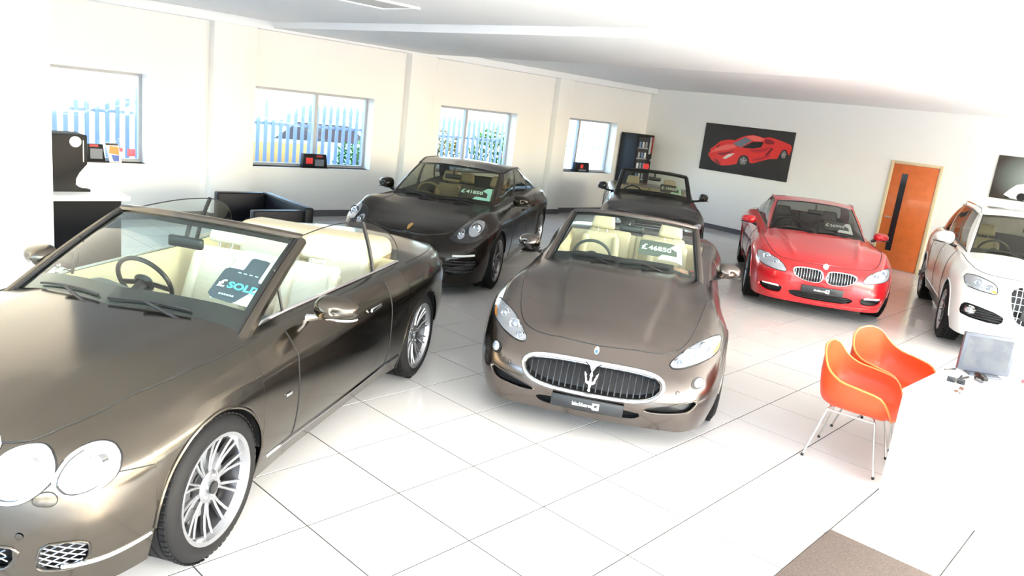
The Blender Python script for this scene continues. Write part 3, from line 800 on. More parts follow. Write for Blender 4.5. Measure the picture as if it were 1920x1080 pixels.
def steering(C, root, x, y, z, m, r=.185, tilt=.45):
    ax = np.array([math.cos(tilt), 0, -math.sin(tilt)*-1.]); ax = np.array([-math.cos(tilt), 0, -math.sin(tilt)])  # towards the dash
    u_ = np.array([0,1.,0]); v_ = np.cross(ax, u_); c = np.array([x, y, z])
    pts = [c+r*(u_*math.cos(a)+v_*math.sin(a)) for a in np.linspace(0, 2*PI, 41)[:-1]]
    w = tube('steering_wheel', pts, .015, m, root, 10, True)
    mb = MB()
    V, F = lathe_geo([(.0,.02),(.05,.015),(.07,-.01),(.05,-.03)], 20); Mx = np.stack([u_, v_, -ax], 1)
    mb.add([c+Mx@np.array(q) for q in V], F)
    for a in (.15, PI-.15, PI*1.5 if v_[2] > 0 else PI/2):
        d = u_*math.cos(a)+v_*math.sin(a); t_ = np.cross(d, ax); mb.obox(c+d*.11, d, t_, ax, .07, .018, .006)
    mb.build('steering_hub', TRIM, w, bevel=.003)
    tube('steering_column', [c, c+ax*.35], .035, TRIM, w, 10)
def dashboard(C, root, m, m2=None, hood_y=.37, depth=.42, zt=None):
    r = C['ring']; n1 = C['ringn'][0]; x0 = r[0][0]; xc = r[n1][0]; yc = r[n1][1]-.03; z0 = (zt or r[n1][2])-.015
    n = 20; V = []; F = []
    prof = [(0.0, -.01), (.12, .0), (.26, .0), (.34, -.03), (.38, -.10), (.36, -.22), (.30, -.34)]
    k = depth/.42
    for i in range(n+1):
        y = yc*(2*i/n-1); a = abs(y)/yc
        xb = x0+(xc-x0)*a*a+.03
        hmp = .055*math.exp(-((y-hood_y)/.16)**2)
        for px, pz in prof:
            V.append((xb+px*k*1.3, y, z0+.03*(1-a*a)+pz+hmp*math.exp(-((px-.27)/.10)**2)))
    np_ = len(prof)
    for i in range(n):
        for j in range(np_-1): F.append((i*np_+j, (i+1)*np_+j, (i+1)*np_+j+1, i*np_+j+1))
    return MB().add(V, F).build('dashboard', m, root, smooth=True)
def inner_mirror(C, root, v=.84):
    p = ws_point(C, 0.0001, v, .09); q = ws_point(C, 0.0001, min(.99, v+.1), .01)
    mb = MB().obox(p, (1,0,0), (0,1,0), (0,0,1), .018, .115, .034)
    o = mb.build('rearview_mirror', TRIM, root, bevel=.015, seg=3)
    tube('mirror_stem', [q, (p+q)/2+[0.0,0,.01], p], .014, TRIM, o, 8)
    MB().obox(p+[.0195,0,0], (1,0,0), (0,1,0), (0,0,1), .001, .10, .026).build('mirror_glass', CHROME, o)
def wipers(C, root, rows=((.72,.1),(.05,-.55))):
    for q0, q1 in rows:
        P = [ws_point(C, q0+(q1-q0)*t, .035+.05*t*(1-t)+.005, -.012) for t in np.linspace(0, 1, 10)]
        o = tube('wiper', P, .0065, SEAL, root, 6)
        a = ws_point(C, q1-.0*(q1-q0), .0, -.006); tube('wiper_arm', [a+[-.05,0,-.02], ws_point(C, (q0+q1)/2+.02, .03, -.03)], .009, SEAL, o, 6)
def price_card(C, root, txt, cols, q0, v0, w=.40, h=.24, label='', k=1., arrow=(.75,.92,.90), dark=(.03,.035,.04), tsize=.085, tall=0.):
    """printed card stuck inside the windshield; text reads from outside"""
    pc = C['ring'][C['ringn'][0]][1]
    e = bpy.data.objects.new('price_card', None); COL.objects.link(e); e.location = root.location; e.rotation_euler = root.rotation_euler
    wy = 1/pc
    ph = np.linalg.norm(ws_point(C, .3, 1)-ws_point(C, .3, 0))
    def mp(a, b_, ins): return ws_point(C, -(q0*1.0)-(a*wy), v0+b_/ph, ins)
    def sheet(poly, ins, m, nm, th=.0015):
        P = resample(poly, 44); c = P.mean(0); V = []; F = []
        for z_ in (ins, ins+th):
            for r_ in range(4):
                for a, b_ in c+(P-c)*(1-r_/4): V.append(mp(a, b_, z_))
            V.append(mp(c[0], c[1], z_))
        n = 44; T_ = 4*n+1
        for s_ in (0, 1):
            for r_ in range(3):
                for i in range(n): F.append((s_*T_+r_*n+i, s_*T_+r_*n+(i+1) % n, s_*T_+(r_+1)*n+(i+1) % n, s_*T_+(r_+1)*n+i))
            for i in range(n): F.append((s_*T_+3*n+i, s_*T_+3*n+(i+1) % n, s_*T_+4*n))
        for i in range(n): F.append((i, (i+1) % n, T_+(i+1) % n, T_+i))
        return MB().add(V, F).build(nm, m, e)
    DK = mat('card_dark_%s' % txt[:3]+txt[-2:], dark, .4); AR = mat('card_pale_%s' % txt[:3]+txt[-2:], arrow, .5)
    if tall: sheet([(w*.10,0),(w*1.18,0),(w*1.18,tall),(w*.10,tall)], .014, AR, 'backing_sheet')
    sheet([(0,.02),(.02,0),(w*.5,0),(w*.60,h*.16),(w*.98,h*.16),(w*.98,h-.02),(w*.96,h),(.02,h),(0,h-.02)] if not tall else [(0,.03),(.03,0),(w*.62,-.01),(w*1.02,h*.72),(w*.86,h*.72),(w*.86,h*1.45),(w*.42,h*1.45),(w*.42,h),(.02,h),(0,h-.02)], .010, DK, 'card_panel')
    if not tall:
        sheet([(w*.50,-.035),(w*1.12,-.035),(w*1.12,.035),(w*.60,.035)], .007, AR, 'card_arrow')
        sheet([(w*.80,h*.70),(w*.96,h*1.0),(w*1.12,h*1.0),(w*1.12,-.03),(w*.99,-.03),(w*.99,h*.70)], .0075, AR, 'card_arrow')
    x = .02
    for s_, col_, sz in cols:
        V2, F2 = text_geo(s_, tsize*sz, .0022, 1.)
        ww = max(v[0] for v in V2)
        V = [mp(x+v[0], h*.36+v[1], .0055) for v in V2]+[mp(x+v[0], h*.36+v[1], .0045) for v in V2]; n = len(V2)
        MB().add(V, list(F2)+[tuple(i+n for i in f) for f in F2]).build('lettering', mat('print_%02d%02d%02d' % tuple(int(c*99) for c in col_), col_, .5), e)
        x += ww+.012
    if C.get('card_small'):
        mb = MB()
        for i in range(5): 
            a0, b0 = w*.35+i*w*.13, h*.86
            mb.add([mp(a0,b0,.0055), mp(a0+.018,b0,.0055), mp(a0+.018,b0+.008,.0055), mp(a0,b0+.008,.0055)], [(0,1,2,3)])
        for i in range(6):
            a0, b0 = w*.24+i*.014, h*.12
            mb.add([mp(a0,b0,.0055), mp(a0+.010,b0,.0055), mp(a0+.010,b0+.012,.0055), mp(a0,b0+.012,.0055)], [(0,1,2,3)])
        mb.build('small_print', mat('print_pale', (.5,.7,.9), .5), e)
    tag(e, label, 'price card', None); return e
def plate(C, root, z, w=.52, h=.112, x=None, tilt=0., y=0., white=True):
    p, n = onbody(C, (-1, y, z), (1,0,0), .012); x = p[0]-.012 if x is None else x
    NP = mat('plate_black', (.018,.019,.022), .35)
    o = MB().box(x-.006, x+.014, y-w/2, y+w/2, z-h/2, z+h/2).build('number_plate', NP, root, bevel=.004)
    V2, F2 = text_geo('blackhorse', .042, .0008)
    sc_ = .145*w/.52*1.0/max(v[0] for v in V2)
    PW = mat('print_white', (.85,.85,.85), .5)
    MB().add([(x-.0078, y+.105*w/.52-v[0]*sc_, z-.012+v[1]*.9) for v in V2], F2).build('lettering', PW, o)
    bx = y-.065*w/.52
    lg = MB().box(x-.0078, x-.006, bx-.024, bx+.024, z-.024, z+.024).build('horse_emblem', PW, o)
    hs = [(-.014,-.015),(-.008,-.004),(-.012,.004),(-.004,.010),(.004,.016),(.008,.012),(.014,.006),(.010,.003),(.006,.002),(.008,-.006),(.012,-.014),(.006,-.012),(.002,-.004),(-.004,-.006),(-.009,-.016)]
    MB().prism(hs, x-.0088, x-.0078, lambda a, b_, c: (c, bx-a, z+b_)).build('horse_figure', NP, lg)
    return o
def headlamp_pod(C, root, poly, off=.004, dome=.02, pods=(), m_in=None, lens=None, seal=.005, amber=None, sides=(-1,1), name='headlight', it=2):
    """poly in (|y|, z)"""
    for sg in sides:
        pl = [(sg*a, b_) for a, b_ in poly]
        o = patch(C, name, pl, m_in or LAMPHOUSE, root, off, 0, rim=seal, it=it)
        for (py, pz, r_, kind) in pods:
            p, n = onbody(C, (-1, sg*py, pz), (1,0,0), off+.002)
            n = np.array([-1., -sg*.25 if True else 0, .12]); n = np.array([-1, sg*.18, .12]); n /= np.linalg.norm(n)
            u_ = np.cross(n, [0,0,1.]); u_ /= np.linalg.norm(u_); v_ = np.cross(u_, n); Mx = np.stack([u_, v_, n], 1)
            # bezel ring, bowl, lens
            prof = [(r_*1.02, -.02), (r_*1.02, .012), (r_*.94, .014), (r_*.80, .0), (r_*.62, -.004)]
            V, F = lathe_geo(prof, 28); MB().add([p+Mx@np.array(q) for q in V], F).build('lamp_ring', CHROME if kind != 'w' else LAMPIN, o, smooth='auto')
            prof = [(r_*.66, -.01), (r_*.60, .006), (r_*.40, .016), (0, .022)]
            V, F = lathe_geo(prof, 24); MB().add([p+Mx@np.array(q) for q in V], F).build('lamp_projector', mat('projector_glass', (.25,.28,.33), .05, .3, coat=1) if kind != 'w' else LAMPIN, o, smooth='auto')
        if amber:
            am = [(sg*a, b_) for a, b_ in amber[0]]
            patch(C, 'indicator', am, mat('amber_lens', amber[1], .25), o, off+.003, .002, n=20, rings=3)
        patch(C, 'lamp_lens', pl, lens or LENS, o, off+.012, dome, inset=.985, rings=8, it=it)
# ------------------------------------------------------------------ the cars
def paint(name, c, metal=.55, rough=.28, coat=1.): return mat(name, c, rough, metal, coat, spec=.28 if metal == 0 and c[0] < .1 else .5)
P_GREY = paint('bronze_grey_paint', (.118,.103,.084), 1, .17, .12)
P_TAUPE = paint('taupe_grey_paint', (.185,.162,.148), 1, .20, .12)
P_BLACK = paint('black_brown_paint', (.011,.008,.0055), 0, .20, .15)
P_NIGHT = paint('dark_grey_paint', (.013,.012,.011), 0, .22, .15)
P_RED = paint('red_paint', (.58,.010,.016), .1, .3)
P_WHITE = paint('white_paint', (.80,.80,.78), .0, .3)
RIM = mat('alloy_silver', (.36,.37,.39), .22, .9)
RIMD = mat('alloy_grey', (.27,.27,.28), .25, .9)
CREAM = mat('cream_leather', (.66,.56,.38), .5, bump=(40,.1))
IVORY = mat('ivory_plastic_cover', (.72,.69,.60), .3, bump=(14,.5))
TAN = mat('tan_leather', (.42,.34,.22), .5)
GREYL = mat('grey_leather', (.10,.10,.10), .5)

def spec(**k):
    xw1, xw2, L = k['xw1'], k['xw2'], k['L']
    d = dict(zw=.35, Ra=.385, soft=3, crown=2.3, kh=3, kc=4, kd=3,
      z0=[.20,.20,.19,.18,.19,.20,.19,.18,.18,.18,.19,.22,.25,.28,.30,.30], z1=[.34,.34,.34,.34,.35,.36,.34,.32,.32,.32,.34,.38,.40,.42,.44,.44],
      z2=[.52,.52,.52,.52,.55,.58,.58,.58,.58,.59,.62,.64,.64,.62,.60,.60], z3=[.68,.68,.68,.68,.70,.74,.76,.78,.79,.80,.82,.84,.83,.80,.76,.76],
      z4=[.78,.78,.775,.775,.81,.865,.895,.92,.93,.94,.96,.97,.96,.94,.91,.90],
      i0=[.07,.07,.06,.05,.05,.045,.06,.08,.08,.08,.06,.045,.05,.06,.08,.10], i1=[.02,.02,.02,.015,.01,.012,.02,.03,.03,.03,.02,.012,.015,.02,.03,.03],
      i2=[0]*16, i3=[.025,.025,.03,.03,.02,.012,.02,.025,.025,.022,.012,.01,.015,.02,.03,.03],
      i4=[.10,.10,.11,.12,.11,.095,.10,.10,.09,.085,.075,.07,.085,.10,.10,.11],
      XC=[.10,.15,.26,.40,.62,.86,1.17,1.58,2.25,2.9,xw2-.36,xw2,xw2+.36,L-.42,L-.25,L-.11])
    d.update(k); return d
def place(name, pose, label, group=None):
    return empty(name, (pose[0], pose[1], 0), pose[2], label, 'car', group)

# ---- 1. bronze-grey convertible in the foreground
CARS = {}
def car_bronze():
    root = place('convertible_car', (.166, 3.451, .574), 'bronze grey convertible with cream covered seats, nearest car at left, windscreen card reads SOLD')
    C = spec(L=4.80, W=.955, xw1=.87, xw2=3.615, c0=1.43, c1=3.45, hood_end=1.43, doors=(1.62, 2.95), paint=P_GREY, lining=CREAM, ywheel=.935,
      CX=[.08,.25,.5,.9,1.3,1.6,3.4,3.8,4.3,4.6,4.75], CZ=[.80,.865,.915,.965,1.0,1.02,.985,1.01,1.0,.96,.92], hdr=(1.98,1.36,2.13,.625,1.315), bulge=.02, rimmat=RIM,
      TH=[.04,.05,.10,.19,.20,.13,.06]+[.055]*9, kh=2)
    def disp(x, y, z, top):
        if top and x < 1.5: return [0, 0, .004*math.exp(-((y-.40-.10*(x-.2))/.08)**2)*min(1, x*2)]
        if not top and x > 2.75 and z > .45:      # haunch over the rear wheel
            return [0, .022*math.exp(-((x-3.55)/.45)**2)*math.exp(-((z-.80)/.13)**2), 0]
        if not top and .3 < x < 3.0:              # sharp wing line falling along the door
            zl = .80-.05*(x-.9)/1.6
            return [0, .012*math.exp(-((z-zl)/.028)**2)*math.exp(-((x-1.6)/.9)**4), 0]
        return [0, 0, 0]
    C['disp'] = disp
    make_body(C, root); CARS['bronze'] = (C, root)
    windshield(C, root, .06, convertible=True)
    wheels(C, root, 'twin10', .352, .262, .265)
    dashboard(C, root, mat('dash_grey', (.10,.11,.11), .6)); steering(C, root, 2.02, .37, .90, TRIM); inner_mirror(C, root)
    wipers(C, root, ((.75,.12),(.02,-.60)))
    for y in (-.37, .37):
        seat(C, root, 2.45, y, IVORY, IVORY, .60)
    # rear bench, cover bag and folded-roof well in cream
    mb = MB()
    for y in (-.30, .30): mb.box(3.0, 3.35, y-.24, y+.24, .40, .58)
    o = mb.build('rear_seat', IVORY, root, bevel=.05, seg=3)
    mb = MB()
    for y in (-.30, .30): mb.obox((3.37, y, .80), (math.cos(.3),0,-math.sin(.3)*0+.0), (0,1,0), (.25,0,.97), .08, .25, .31)
    mb.build('rear_backrest', IVORY, o, bevel=.05, seg=3)
    MB().box(3.36, 3.72, -.62, .62, .86, 1.11).build('roof_cover', CREAM, root, bevel=.09, seg=4)
    # side windows up: door glass, pillar, quarter glass
    SGL = glass('clear_side_glass', (.93,.97,.93))
    ring = C['ring']; n1, n2 = C['ringn']
    def topz(x): return float(pch([1.50,2.13,2.6,3.0,3.25,3.45,3.52],[.95,1.315,1.335,1.31,1.25,1.14,1.02], x))
    def sidewin(x0, x1, nm, sg):
        V = []; n = 16; m_ = 8
        for i in range(n+1):
            x = x0+(x1-x0)*i/n; 
            j = np.argmin(abs(ring[n1:n1+n2+1, 0]-x)); b_ = ring[n1+j]; yb = np.interp(x, ring[n1:n1+n2+1, 0], ring[n1:n1+n2+1, 1]); zb = np.interp(x, ring[n1:n1+n2+1, 0], ring[n1:n1+n2+1, 2])-.01
            zt = max(zb+.004, topz(x)); 
            for k in range(m_+1):
                t = k/m_; z = zb+(zt-zb)*t; y = yb-(z-zb)*.36+.02*math.sin(PI*(z-zb)/.5)
                V.append((x, sg*y, z))
        F = [(i*(m_+1)+k, (i+1)*(m_+1)+k, (i+1)*(m_+1)+k+1, i*(m_+1)+k+1) for i in range(n) for k in range(m_)]
        o = mobj(nm, V, F, SGL, root)
        tube('glass_edge', [V[i*(m_+1)+m_] for i in range(n+1)], .004, SEAL, o, 5)
        return V, m_, n
    for sg in (1, -1):
        V, m_, n = sidewin(1.56, 3.02, 'side_window', sg)
        V2, _, _ = sidewin(3.06, 3.50, 'quarter_window', sg)
        tube('window_pillar', [(V[n*(m_+1)+k][0]+.02, V[n*(m_+1)+k][1], V[n*(m_+1)+k][2]) for k in range(m_+1)], .016, SEAL, root, 6)
        tube('quarter_pillar', [(1.80, p[1], p[2]) for p in [V[3*(m_+1)+k] for k in range(m_+1)]], .010, SEAL, root, 6)
        belt = [ring[n1+k]*[1,sg,1]+np.array([0,sg*.012,.004]) for k in range(2, n2)]
        tube('belt_moulding', belt, .011, CHROME, root, 6)
        sline(C, 'sill_strip', [(1.33,.30),(1.9,.285),(2.6,.29),(3.18,.315)], .011, CHROME, root, 'left' if sg < 0 else 'right')
        sline(C, 'bumper_strip', [(.17,.315),(.30,.315),(.47,.335)], .009, CHROME, root, 'left' if sg < 0 else 'right', off=.002)
        # handle
        p, n_ = onbody(C, (2.68, sg*2, .80), (0,-sg,0), .012)
        o = MB().obox(p, (1,0,.02), (0,1,0), (0,0,1), .085, .008, .013).build('door_handle', CHROME, root, bevel=.006, seg=3)
    mirror(C, root, (1.88, 1.0, 1.0), P_GREY, .05, (.115,.125,.07), CHROME)
    return C, root
car_bronze()
# ---- 2. taupe convertible in the middle
def car_taupe():
    root = place('convertible_car', (3.998, 3.066, .578), 'taupe grey convertible with oval trident grille and open top in the middle of the floor')
    C = spec(L=4.88, W=.955, xw1=.93, xw2=3.87, c0=1.90, c1=3.62, hood_end=1.84, doors=(2.02, 3.2), paint=P_TAUPE, lining=CREAM, ywheel=.93, kh=2, kc=4, TH=[.47,.45,.33,.22,.18,.14]+[.055]*10,
      KX=[0,.015,.075,.26,.55,.93,1.4,1.85,2.4,3.0,3.51,3.87,4.3,4.54,4.78,4.88],
      z4=[.58,.585,.60,.66,.78,.87,.885,.895,.905,.925,.95,.97,.96,.93,.90,.88],
      z3=[.50,.50,.52,.56,.66,.74,.75,.76,.77,.79,.82,.84,.83,.80,.76,.76],
      z2=[.38,.38,.40,.44,.52,.58,.58,.58,.58,.59,.62,.64,.64,.62,.60,.60],
      z1=[.25,.25,.26,.28,.32,.36,.34,.32,.32,.32,.34,.38,.40,.42,.44,.44],
      z0=[.155,.155,.155,.16,.17,.19,.18,.17,.17,.17,.18,.21,.24,.27,.30,.30],
      i4=[.16,.16,.15,.13,.12,.11,.12,.12,.11,.10,.085,.08,.09,.10,.10,.11], i3=[.05,.05,.05,.05,.03,.015,.03,.035,.03,.03,.015,.01,.015,.02,.03,.03],
      XC=[.34,.37,.45,.60,.82,1.06,1.32,1.62,2.35,3.0,3.51,3.87,4.2,4.45,4.62,4.77],
      CX=[.10,.3,.6,1.0,1.4,1.7,3.6,3.9,4.3,4.65,4.8], CZ=[.595,.70,.79,.88,.945,.965,.98,1.0,.98,.93,.90], hdr=(2.37,1.345,2.58,.60,1.285), bulge=.02, rimmat=RIMD)
    def disp(x, y, z, top):
        if top and x < 1.9:
            yr = .30+.12*(x-.3)
            return [0, 0, .010*math.exp(-((y-yr)/.022)**2)*min(1, max(0, x-.15)*3)+.020/(1+math.exp((y-yr)/.014))*min(1, max(0, x-.15)*3)+.03*math.exp(-((y-.76)/.10)**2)*math.exp(-((x-.95)/.5)**2)]
        if not top and x > 3.0 and z > .45: return [0, .02*math.exp(-((x-3.85)/.45)**2)*math.exp(-((z-.80)/.13)**2), 0]
        return [0, 0, 0]
    C['disp'] = disp
    make_body(C, root); CARS['taupe'] = (C, root)
    windshield(C, root, .05, convertible=True)
    wheels(C, root, 'twin5', .345, .255, .255)
    dashboard(C, root, mat('dash_black', (.05,.05,.048), .6)); steering(C, root, 2.50, .36, .88, mat('grey_leather')); inner_mirror(C, root, .88)
    wipers(C, root, ((.70,.10),(.05,-.60)))
    for y in (-.37, .37): seat(C, root, 2.95, y, CREAM, CREAM, .62)
    mb = MB()
    for y in (-.30, .30): mb.box(3.35, 3.6, y-.24, y+.24, .40, .58)
    o = mb.build('rear_seat', CREAM, root, bevel=.05, seg=3)
    mb = MB()
    for y in (-.30, .30): mb.obox((3.56, y, .80), (1,0,0), (0,1,0), (.22,0,.97), .05, .24, .22)
    mb.build('rear_backrest', CREAM, o, bevel=.04, seg=3)
    mirror(C, root, (2.16, .95, .99), P_TAUPE, .02, (.11,.11,.072), TRIM)
    return C, root
# ---- 3. black-brown four door
def car_black():
    root = place('saloon_car', (5.143, 6.921, .588), 'glossy black brown four door car with twin round headlights behind the nearest convertible')
    C = spec(L=4.97, W=.965, xw1=.95, xw2=3.87, c0=1.48, c1=4.20, hood_end=1.46, doors=(1.72, 2.72, 3.35), paint=P_BLACK, lining=mat('grey_leather'), ywheel=.945, zw=.355, Ra=.39, kh=7, kc=4,
      z4=[.66,.67,.70,.76,.86,.935,.93,.93,.94,.955,.98,.99,.97,.94,.91,.90],
      z3=[.58,.58,.60,.66,.74,.80,.80,.80,.81,.82,.84,.85,.84,.80,.76,.76],
      z2=[.45,.45,.46,.50,.56,.60,.60,.60,.60,.61,.64,.66,.64,.62,.60,.60],
      z1=[.28,.28,.28,.30,.34,.36,.34,.32,.32,.32,.34,.38,.40,.42,.44,.44], z0=[.16,.16,.16,.16,.17,.19,.18,.18,.18,.18,.19,.21,.24,.27,.30,.30],
      i4=[.17,.17,.16,.16,.15,.13,.12,.115,.11,.10,.08,.08,.09,.10,.10,.11], i3=[.05,.05,.05,.05,.03,.015,.03,.035,.03,.03,.015,.01,.015,.02,.03,.03],
      XC=[.17,.21,.34,.52,.76,1.0,1.25,1.55,2.25,2.95,3.5,3.87,4.25,4.55,4.72,4.86],
      CX=[.12,.3,.6,1.0,1.3,1.5,4.1,4.4,4.75,4.9], CZ=[.68,.75,.81,.88,.945,.98,1.05,1.03,.96,.92], hdr=(1.98,1.375,2.20,.60,1.325), rhdr=(3.62,1.30,3.50,.57,1.27), roofz=1.425,
      rail=([0,.3,.6,.85,1],[.60,.635,.635,.61,.57],[1.325,1.375,1.37,1.31,1.26]), bulge=.02, rimmat=RIMD)
    def disp(x, y, z, top):
        if top and x < 1.7: return [0, 0, .03*math.exp(-((y-.72)/.10)**2)*math.exp(-((x-.75)/.55)**2)]
        if not top and x > 3.0 and z > .45: return [0, .025*math.exp(-((x-3.85)/.5)**2)*math.exp(-((z-.80)/.13)**2), 0]
        return [0, 0, 0]
    C['disp'] = disp; C['glass'] = glass('tinted_windshield', (.70,.72,.62), 1.0); C['sglass'] = glass('tinted_side_glass', (.45,.47,.42), 1.)
    make_body(C, root); CARS['black'] = (C, root)
    windshield(C, root, .045); greenhouse(C, root, [(.06,.36,'glass'),(.36,.41,'black'),(.41,.70,'glass2'),(.70,.73,'black'),(.73,.82,'glass3')])
    wheels(C, root, 'split5', .355, .255, .26)
    dashboard(C, root, mat('dash_olive', (.14,.125,.08), .6), hood_y=.36); steering(C, root, 2.05, .36, .92, mat('wheel_olive', (.20,.17,.11), .5)); inner_mirror(C, root, .80)
    wipers(C, root, ((.72,.08),(.02,-.62)))
    for y in (-.37, .37): seat(C, root, 2.6, y, TAN, TAN, .60)
    for y in (-.35, .35): seat(C, root, 3.45, y, TAN, TAN, .52, .48)
    mirror(C, root, (1.93, .97, 1.01), P_BLACK, .02, (.11,.115,.075), TRIM)
    return C, root
# ---- 4. red coupe
def car_red():
    root = place('coupe_car', (9.73, 3.95, .544), 'bright red coupe with twin chrome slatted grilles in front of the far wall')
    C = spec(L=4.89, W=.945, xw1=.86, xw2=3.715, c0=1.53, c1=4.12, hood_end=1.50, doors=(1.72, 3.05), paint=P_RED, lining=mat('grey_leather'), ywheel=.925, kh=2, kc=4,
      z4=[.70,.70,.71,.76,.83,.885,.895,.905,.915,.935,.955,.965,.955,.93,.90,.89],
      z3=[.60,.60,.61,.64,.70,.75,.76,.77,.78,.80,.82,.84,.83,.80,.76,.76], z2=[.46,.46,.46,.48,.53,.58,.58,.58,.58,.59,.62,.64,.64,.62,.60,.60],
      z1=[.30,.30,.30,.31,.34,.36,.34,.32,.32,.32,.34,.38,.40,.42,.44,.44], z0=[.17,.17,.17,.17,.18,.19,.18,.18,.18,.18,.19,.21,.24,.27,.30,.30],
      i4=[.11,.11,.12,.13,.12,.10,.11,.11,.10,.09,.08,.075,.085,.10,.10,.11], i3=[.02,.02,.03,.035,.025,.015,.025,.03,.03,.03,.015,.01,.015,.02,.03,.03],
      XC=[.11,.15,.28,.44,.68,.94,1.22,1.56,2.25,2.9,3.36,3.715,4.1,4.45,4.63,4.78],
      CX=[.08,.3,.6,1.0,1.3,1.5,4.1,4.4,4.7,4.8], CZ=[.715,.79,.845,.905,.95,.975,1.02,1.0,.95,.91], hdr=(2.20,1.345,2.40,.575,1.29), rhdr=(3.42,1.30,3.32,.54,1.25), roofz=1.372,
      rail=([0,.3,.6,.85,1],[.575,.60,.60,.575,.54],[1.29,1.335,1.325,1.28,1.24]), bulge=.02, rimmat=RIM)
    def disp(x, y, z, top):
        if top and x < 1.6:
            yr = .40+.16*(x-.3)
            return [0, 0, .014*math.exp(-((y-yr)/.035)**2)*min(1, max(0, x-.1)*3)]
        if not top and x > 3.0 and z > .45: return [0, .018*math.exp(-((x-3.7)/.45)**2)*math.exp(-((z-.80)/.13)**2), 0]
        if not top and 1.2 < x < 3.6: return [0, .010*math.exp(-((z-.80)/.03)**2), 0]
        return [0, 0, 0]
    C['disp'] = disp; C['glass'] = glass('grey_windshield', (.58,.59,.56), 1.0); C['sglass'] = glass('grey_side_glass', (.5,.52,.5), 1.)
    make_body(C, root); CARS['red'] = (C, root)
    windshield(C, root, .03); greenhouse(C, root, [(.07,.50,'glass'),(.50,.54,'black'),(.54,.76,'glass2')])
    wheels(C, root, 'split5', .345, .25, .25)
    dashboard(C, root, mat('dash_black'), hood_y=.36); steering(C, root, 2.15, .36, .92, TRIM); inner_mirror(C, root, .82)
    wipers(C, root, ((.72,.08),(.02,-.62)))
    for y in (-.37, .37): seat(C, root, 2.7, y, mat('grey_leather'), None, .58)
    mirror(C, root, (1.90, .96, .985), P_RED, .02, (.10,.11,.062), TRIM)
    return C, root
# ---- 5. white off-roader at the right edge
def car_white():
    root = place('off_road_car', (10.256, 1.599, .391), 'tall white off road car with roof rails, cut by the right picture edge')
    C = spec(L=4.63, W=.95, xw1=.88, xw2=3.687, c0=1.36, c1=4.10, hood_end=1.33, doors=(1.55, 2.52, 3.30), paint=P_WHITE, lining=mat('grey_leather'), ywheel=.93, zw=.365, Ra=.40, kh=1, kc=3,
      z4=[.98,.98,.98,.99,1.02,1.055,1.075,1.09,1.10,1.12,1.14,1.15,1.14,1.12,1.09,1.08],
      z3=[.84,.84,.84,.85,.88,.92,.93,.94,.95,.96,.98,1.0,1.0,.98,.95,.95], z2=[.62,.62,.62,.62,.66,.70,.70,.70,.70,.71,.74,.76,.76,.76,.74,.74],
      z1=[.38,.38,.38,.38,.40,.42,.40,.40,.40,.40,.42,.46,.48,.50,.50,.50], z0=[.22,.22,.22,.22,.23,.25,.25,.25,.25,.25,.26,.27,.29,.32,.34,.34],
      i4=[.12,.12,.12,.12,.11,.10,.10,.10,.095,.09,.08,.08,.085,.10,.10,.11], i3=[.04,.04,.04,.04,.025,.015,.025,.03,.03,.03,.015,.01,.015,.02,.03,.03],
      KX=[0,.02,.09,.24,.50,.88,1.33,1.75,2.25,2.8,3.33,3.687,4.07,4.32,4.54,4.63],
      XC=[.12,.15,.26,.40,.62,.88,1.13,1.5,2.2,2.8,3.33,3.687,4.0,4.22,4.38,4.50],
      CX=[.1,.3,.6,1.0,1.3,4.1,4.4,4.55], CZ=[.985,1.03,1.06,1.10,1.14,1.20,1.16,1.1], hdr=(1.86,1.60,2.02,.60,1.555), rhdr=(3.95,1.60,3.85,.58,1.55), roofz=1.655,
      rail=([0,.3,.6,.85,1],[.60,.63,.635,.62,.58],[1.555,1.60,1.60,1.585,1.55]), bulge=.02, rimmat=RIM)
    C['glass'] = glass('olive_windshield', (.62,.66,.50), 1.0); C['sglass'] = glass('dark_side_glass', (.22,.20,.20), 1.)
    make_body(C, root); CARS['white'] = (C, root)
    windshield(C, root, .04); greenhouse(C, root, [(.06,.33,'glass'),(.33,.38,'black'),(.38,.66,'glass2'),(.66,.70,'pillar'),(.70,.84,'glass3')])
    wheels(C, root, 'split5', .365, .255, .24)
    dashboard(C, root, mat('dash_black'), hood_y=.36); steering(C, root, 1.95, .36, 1.08, TRIM); inner_mirror(C, root, .82)
    wipers(C, root, ((.72,.08),(.02,-.62)))
    for y in (-.37, .37): seat(C, root, 2.35, y, TAN, TAN, .60, zs=.68)
    mirror(C, root, (1.74, .99, 1.20), P_WHITE, .04, (.11,.125,.088), TRIM)
    return C, root
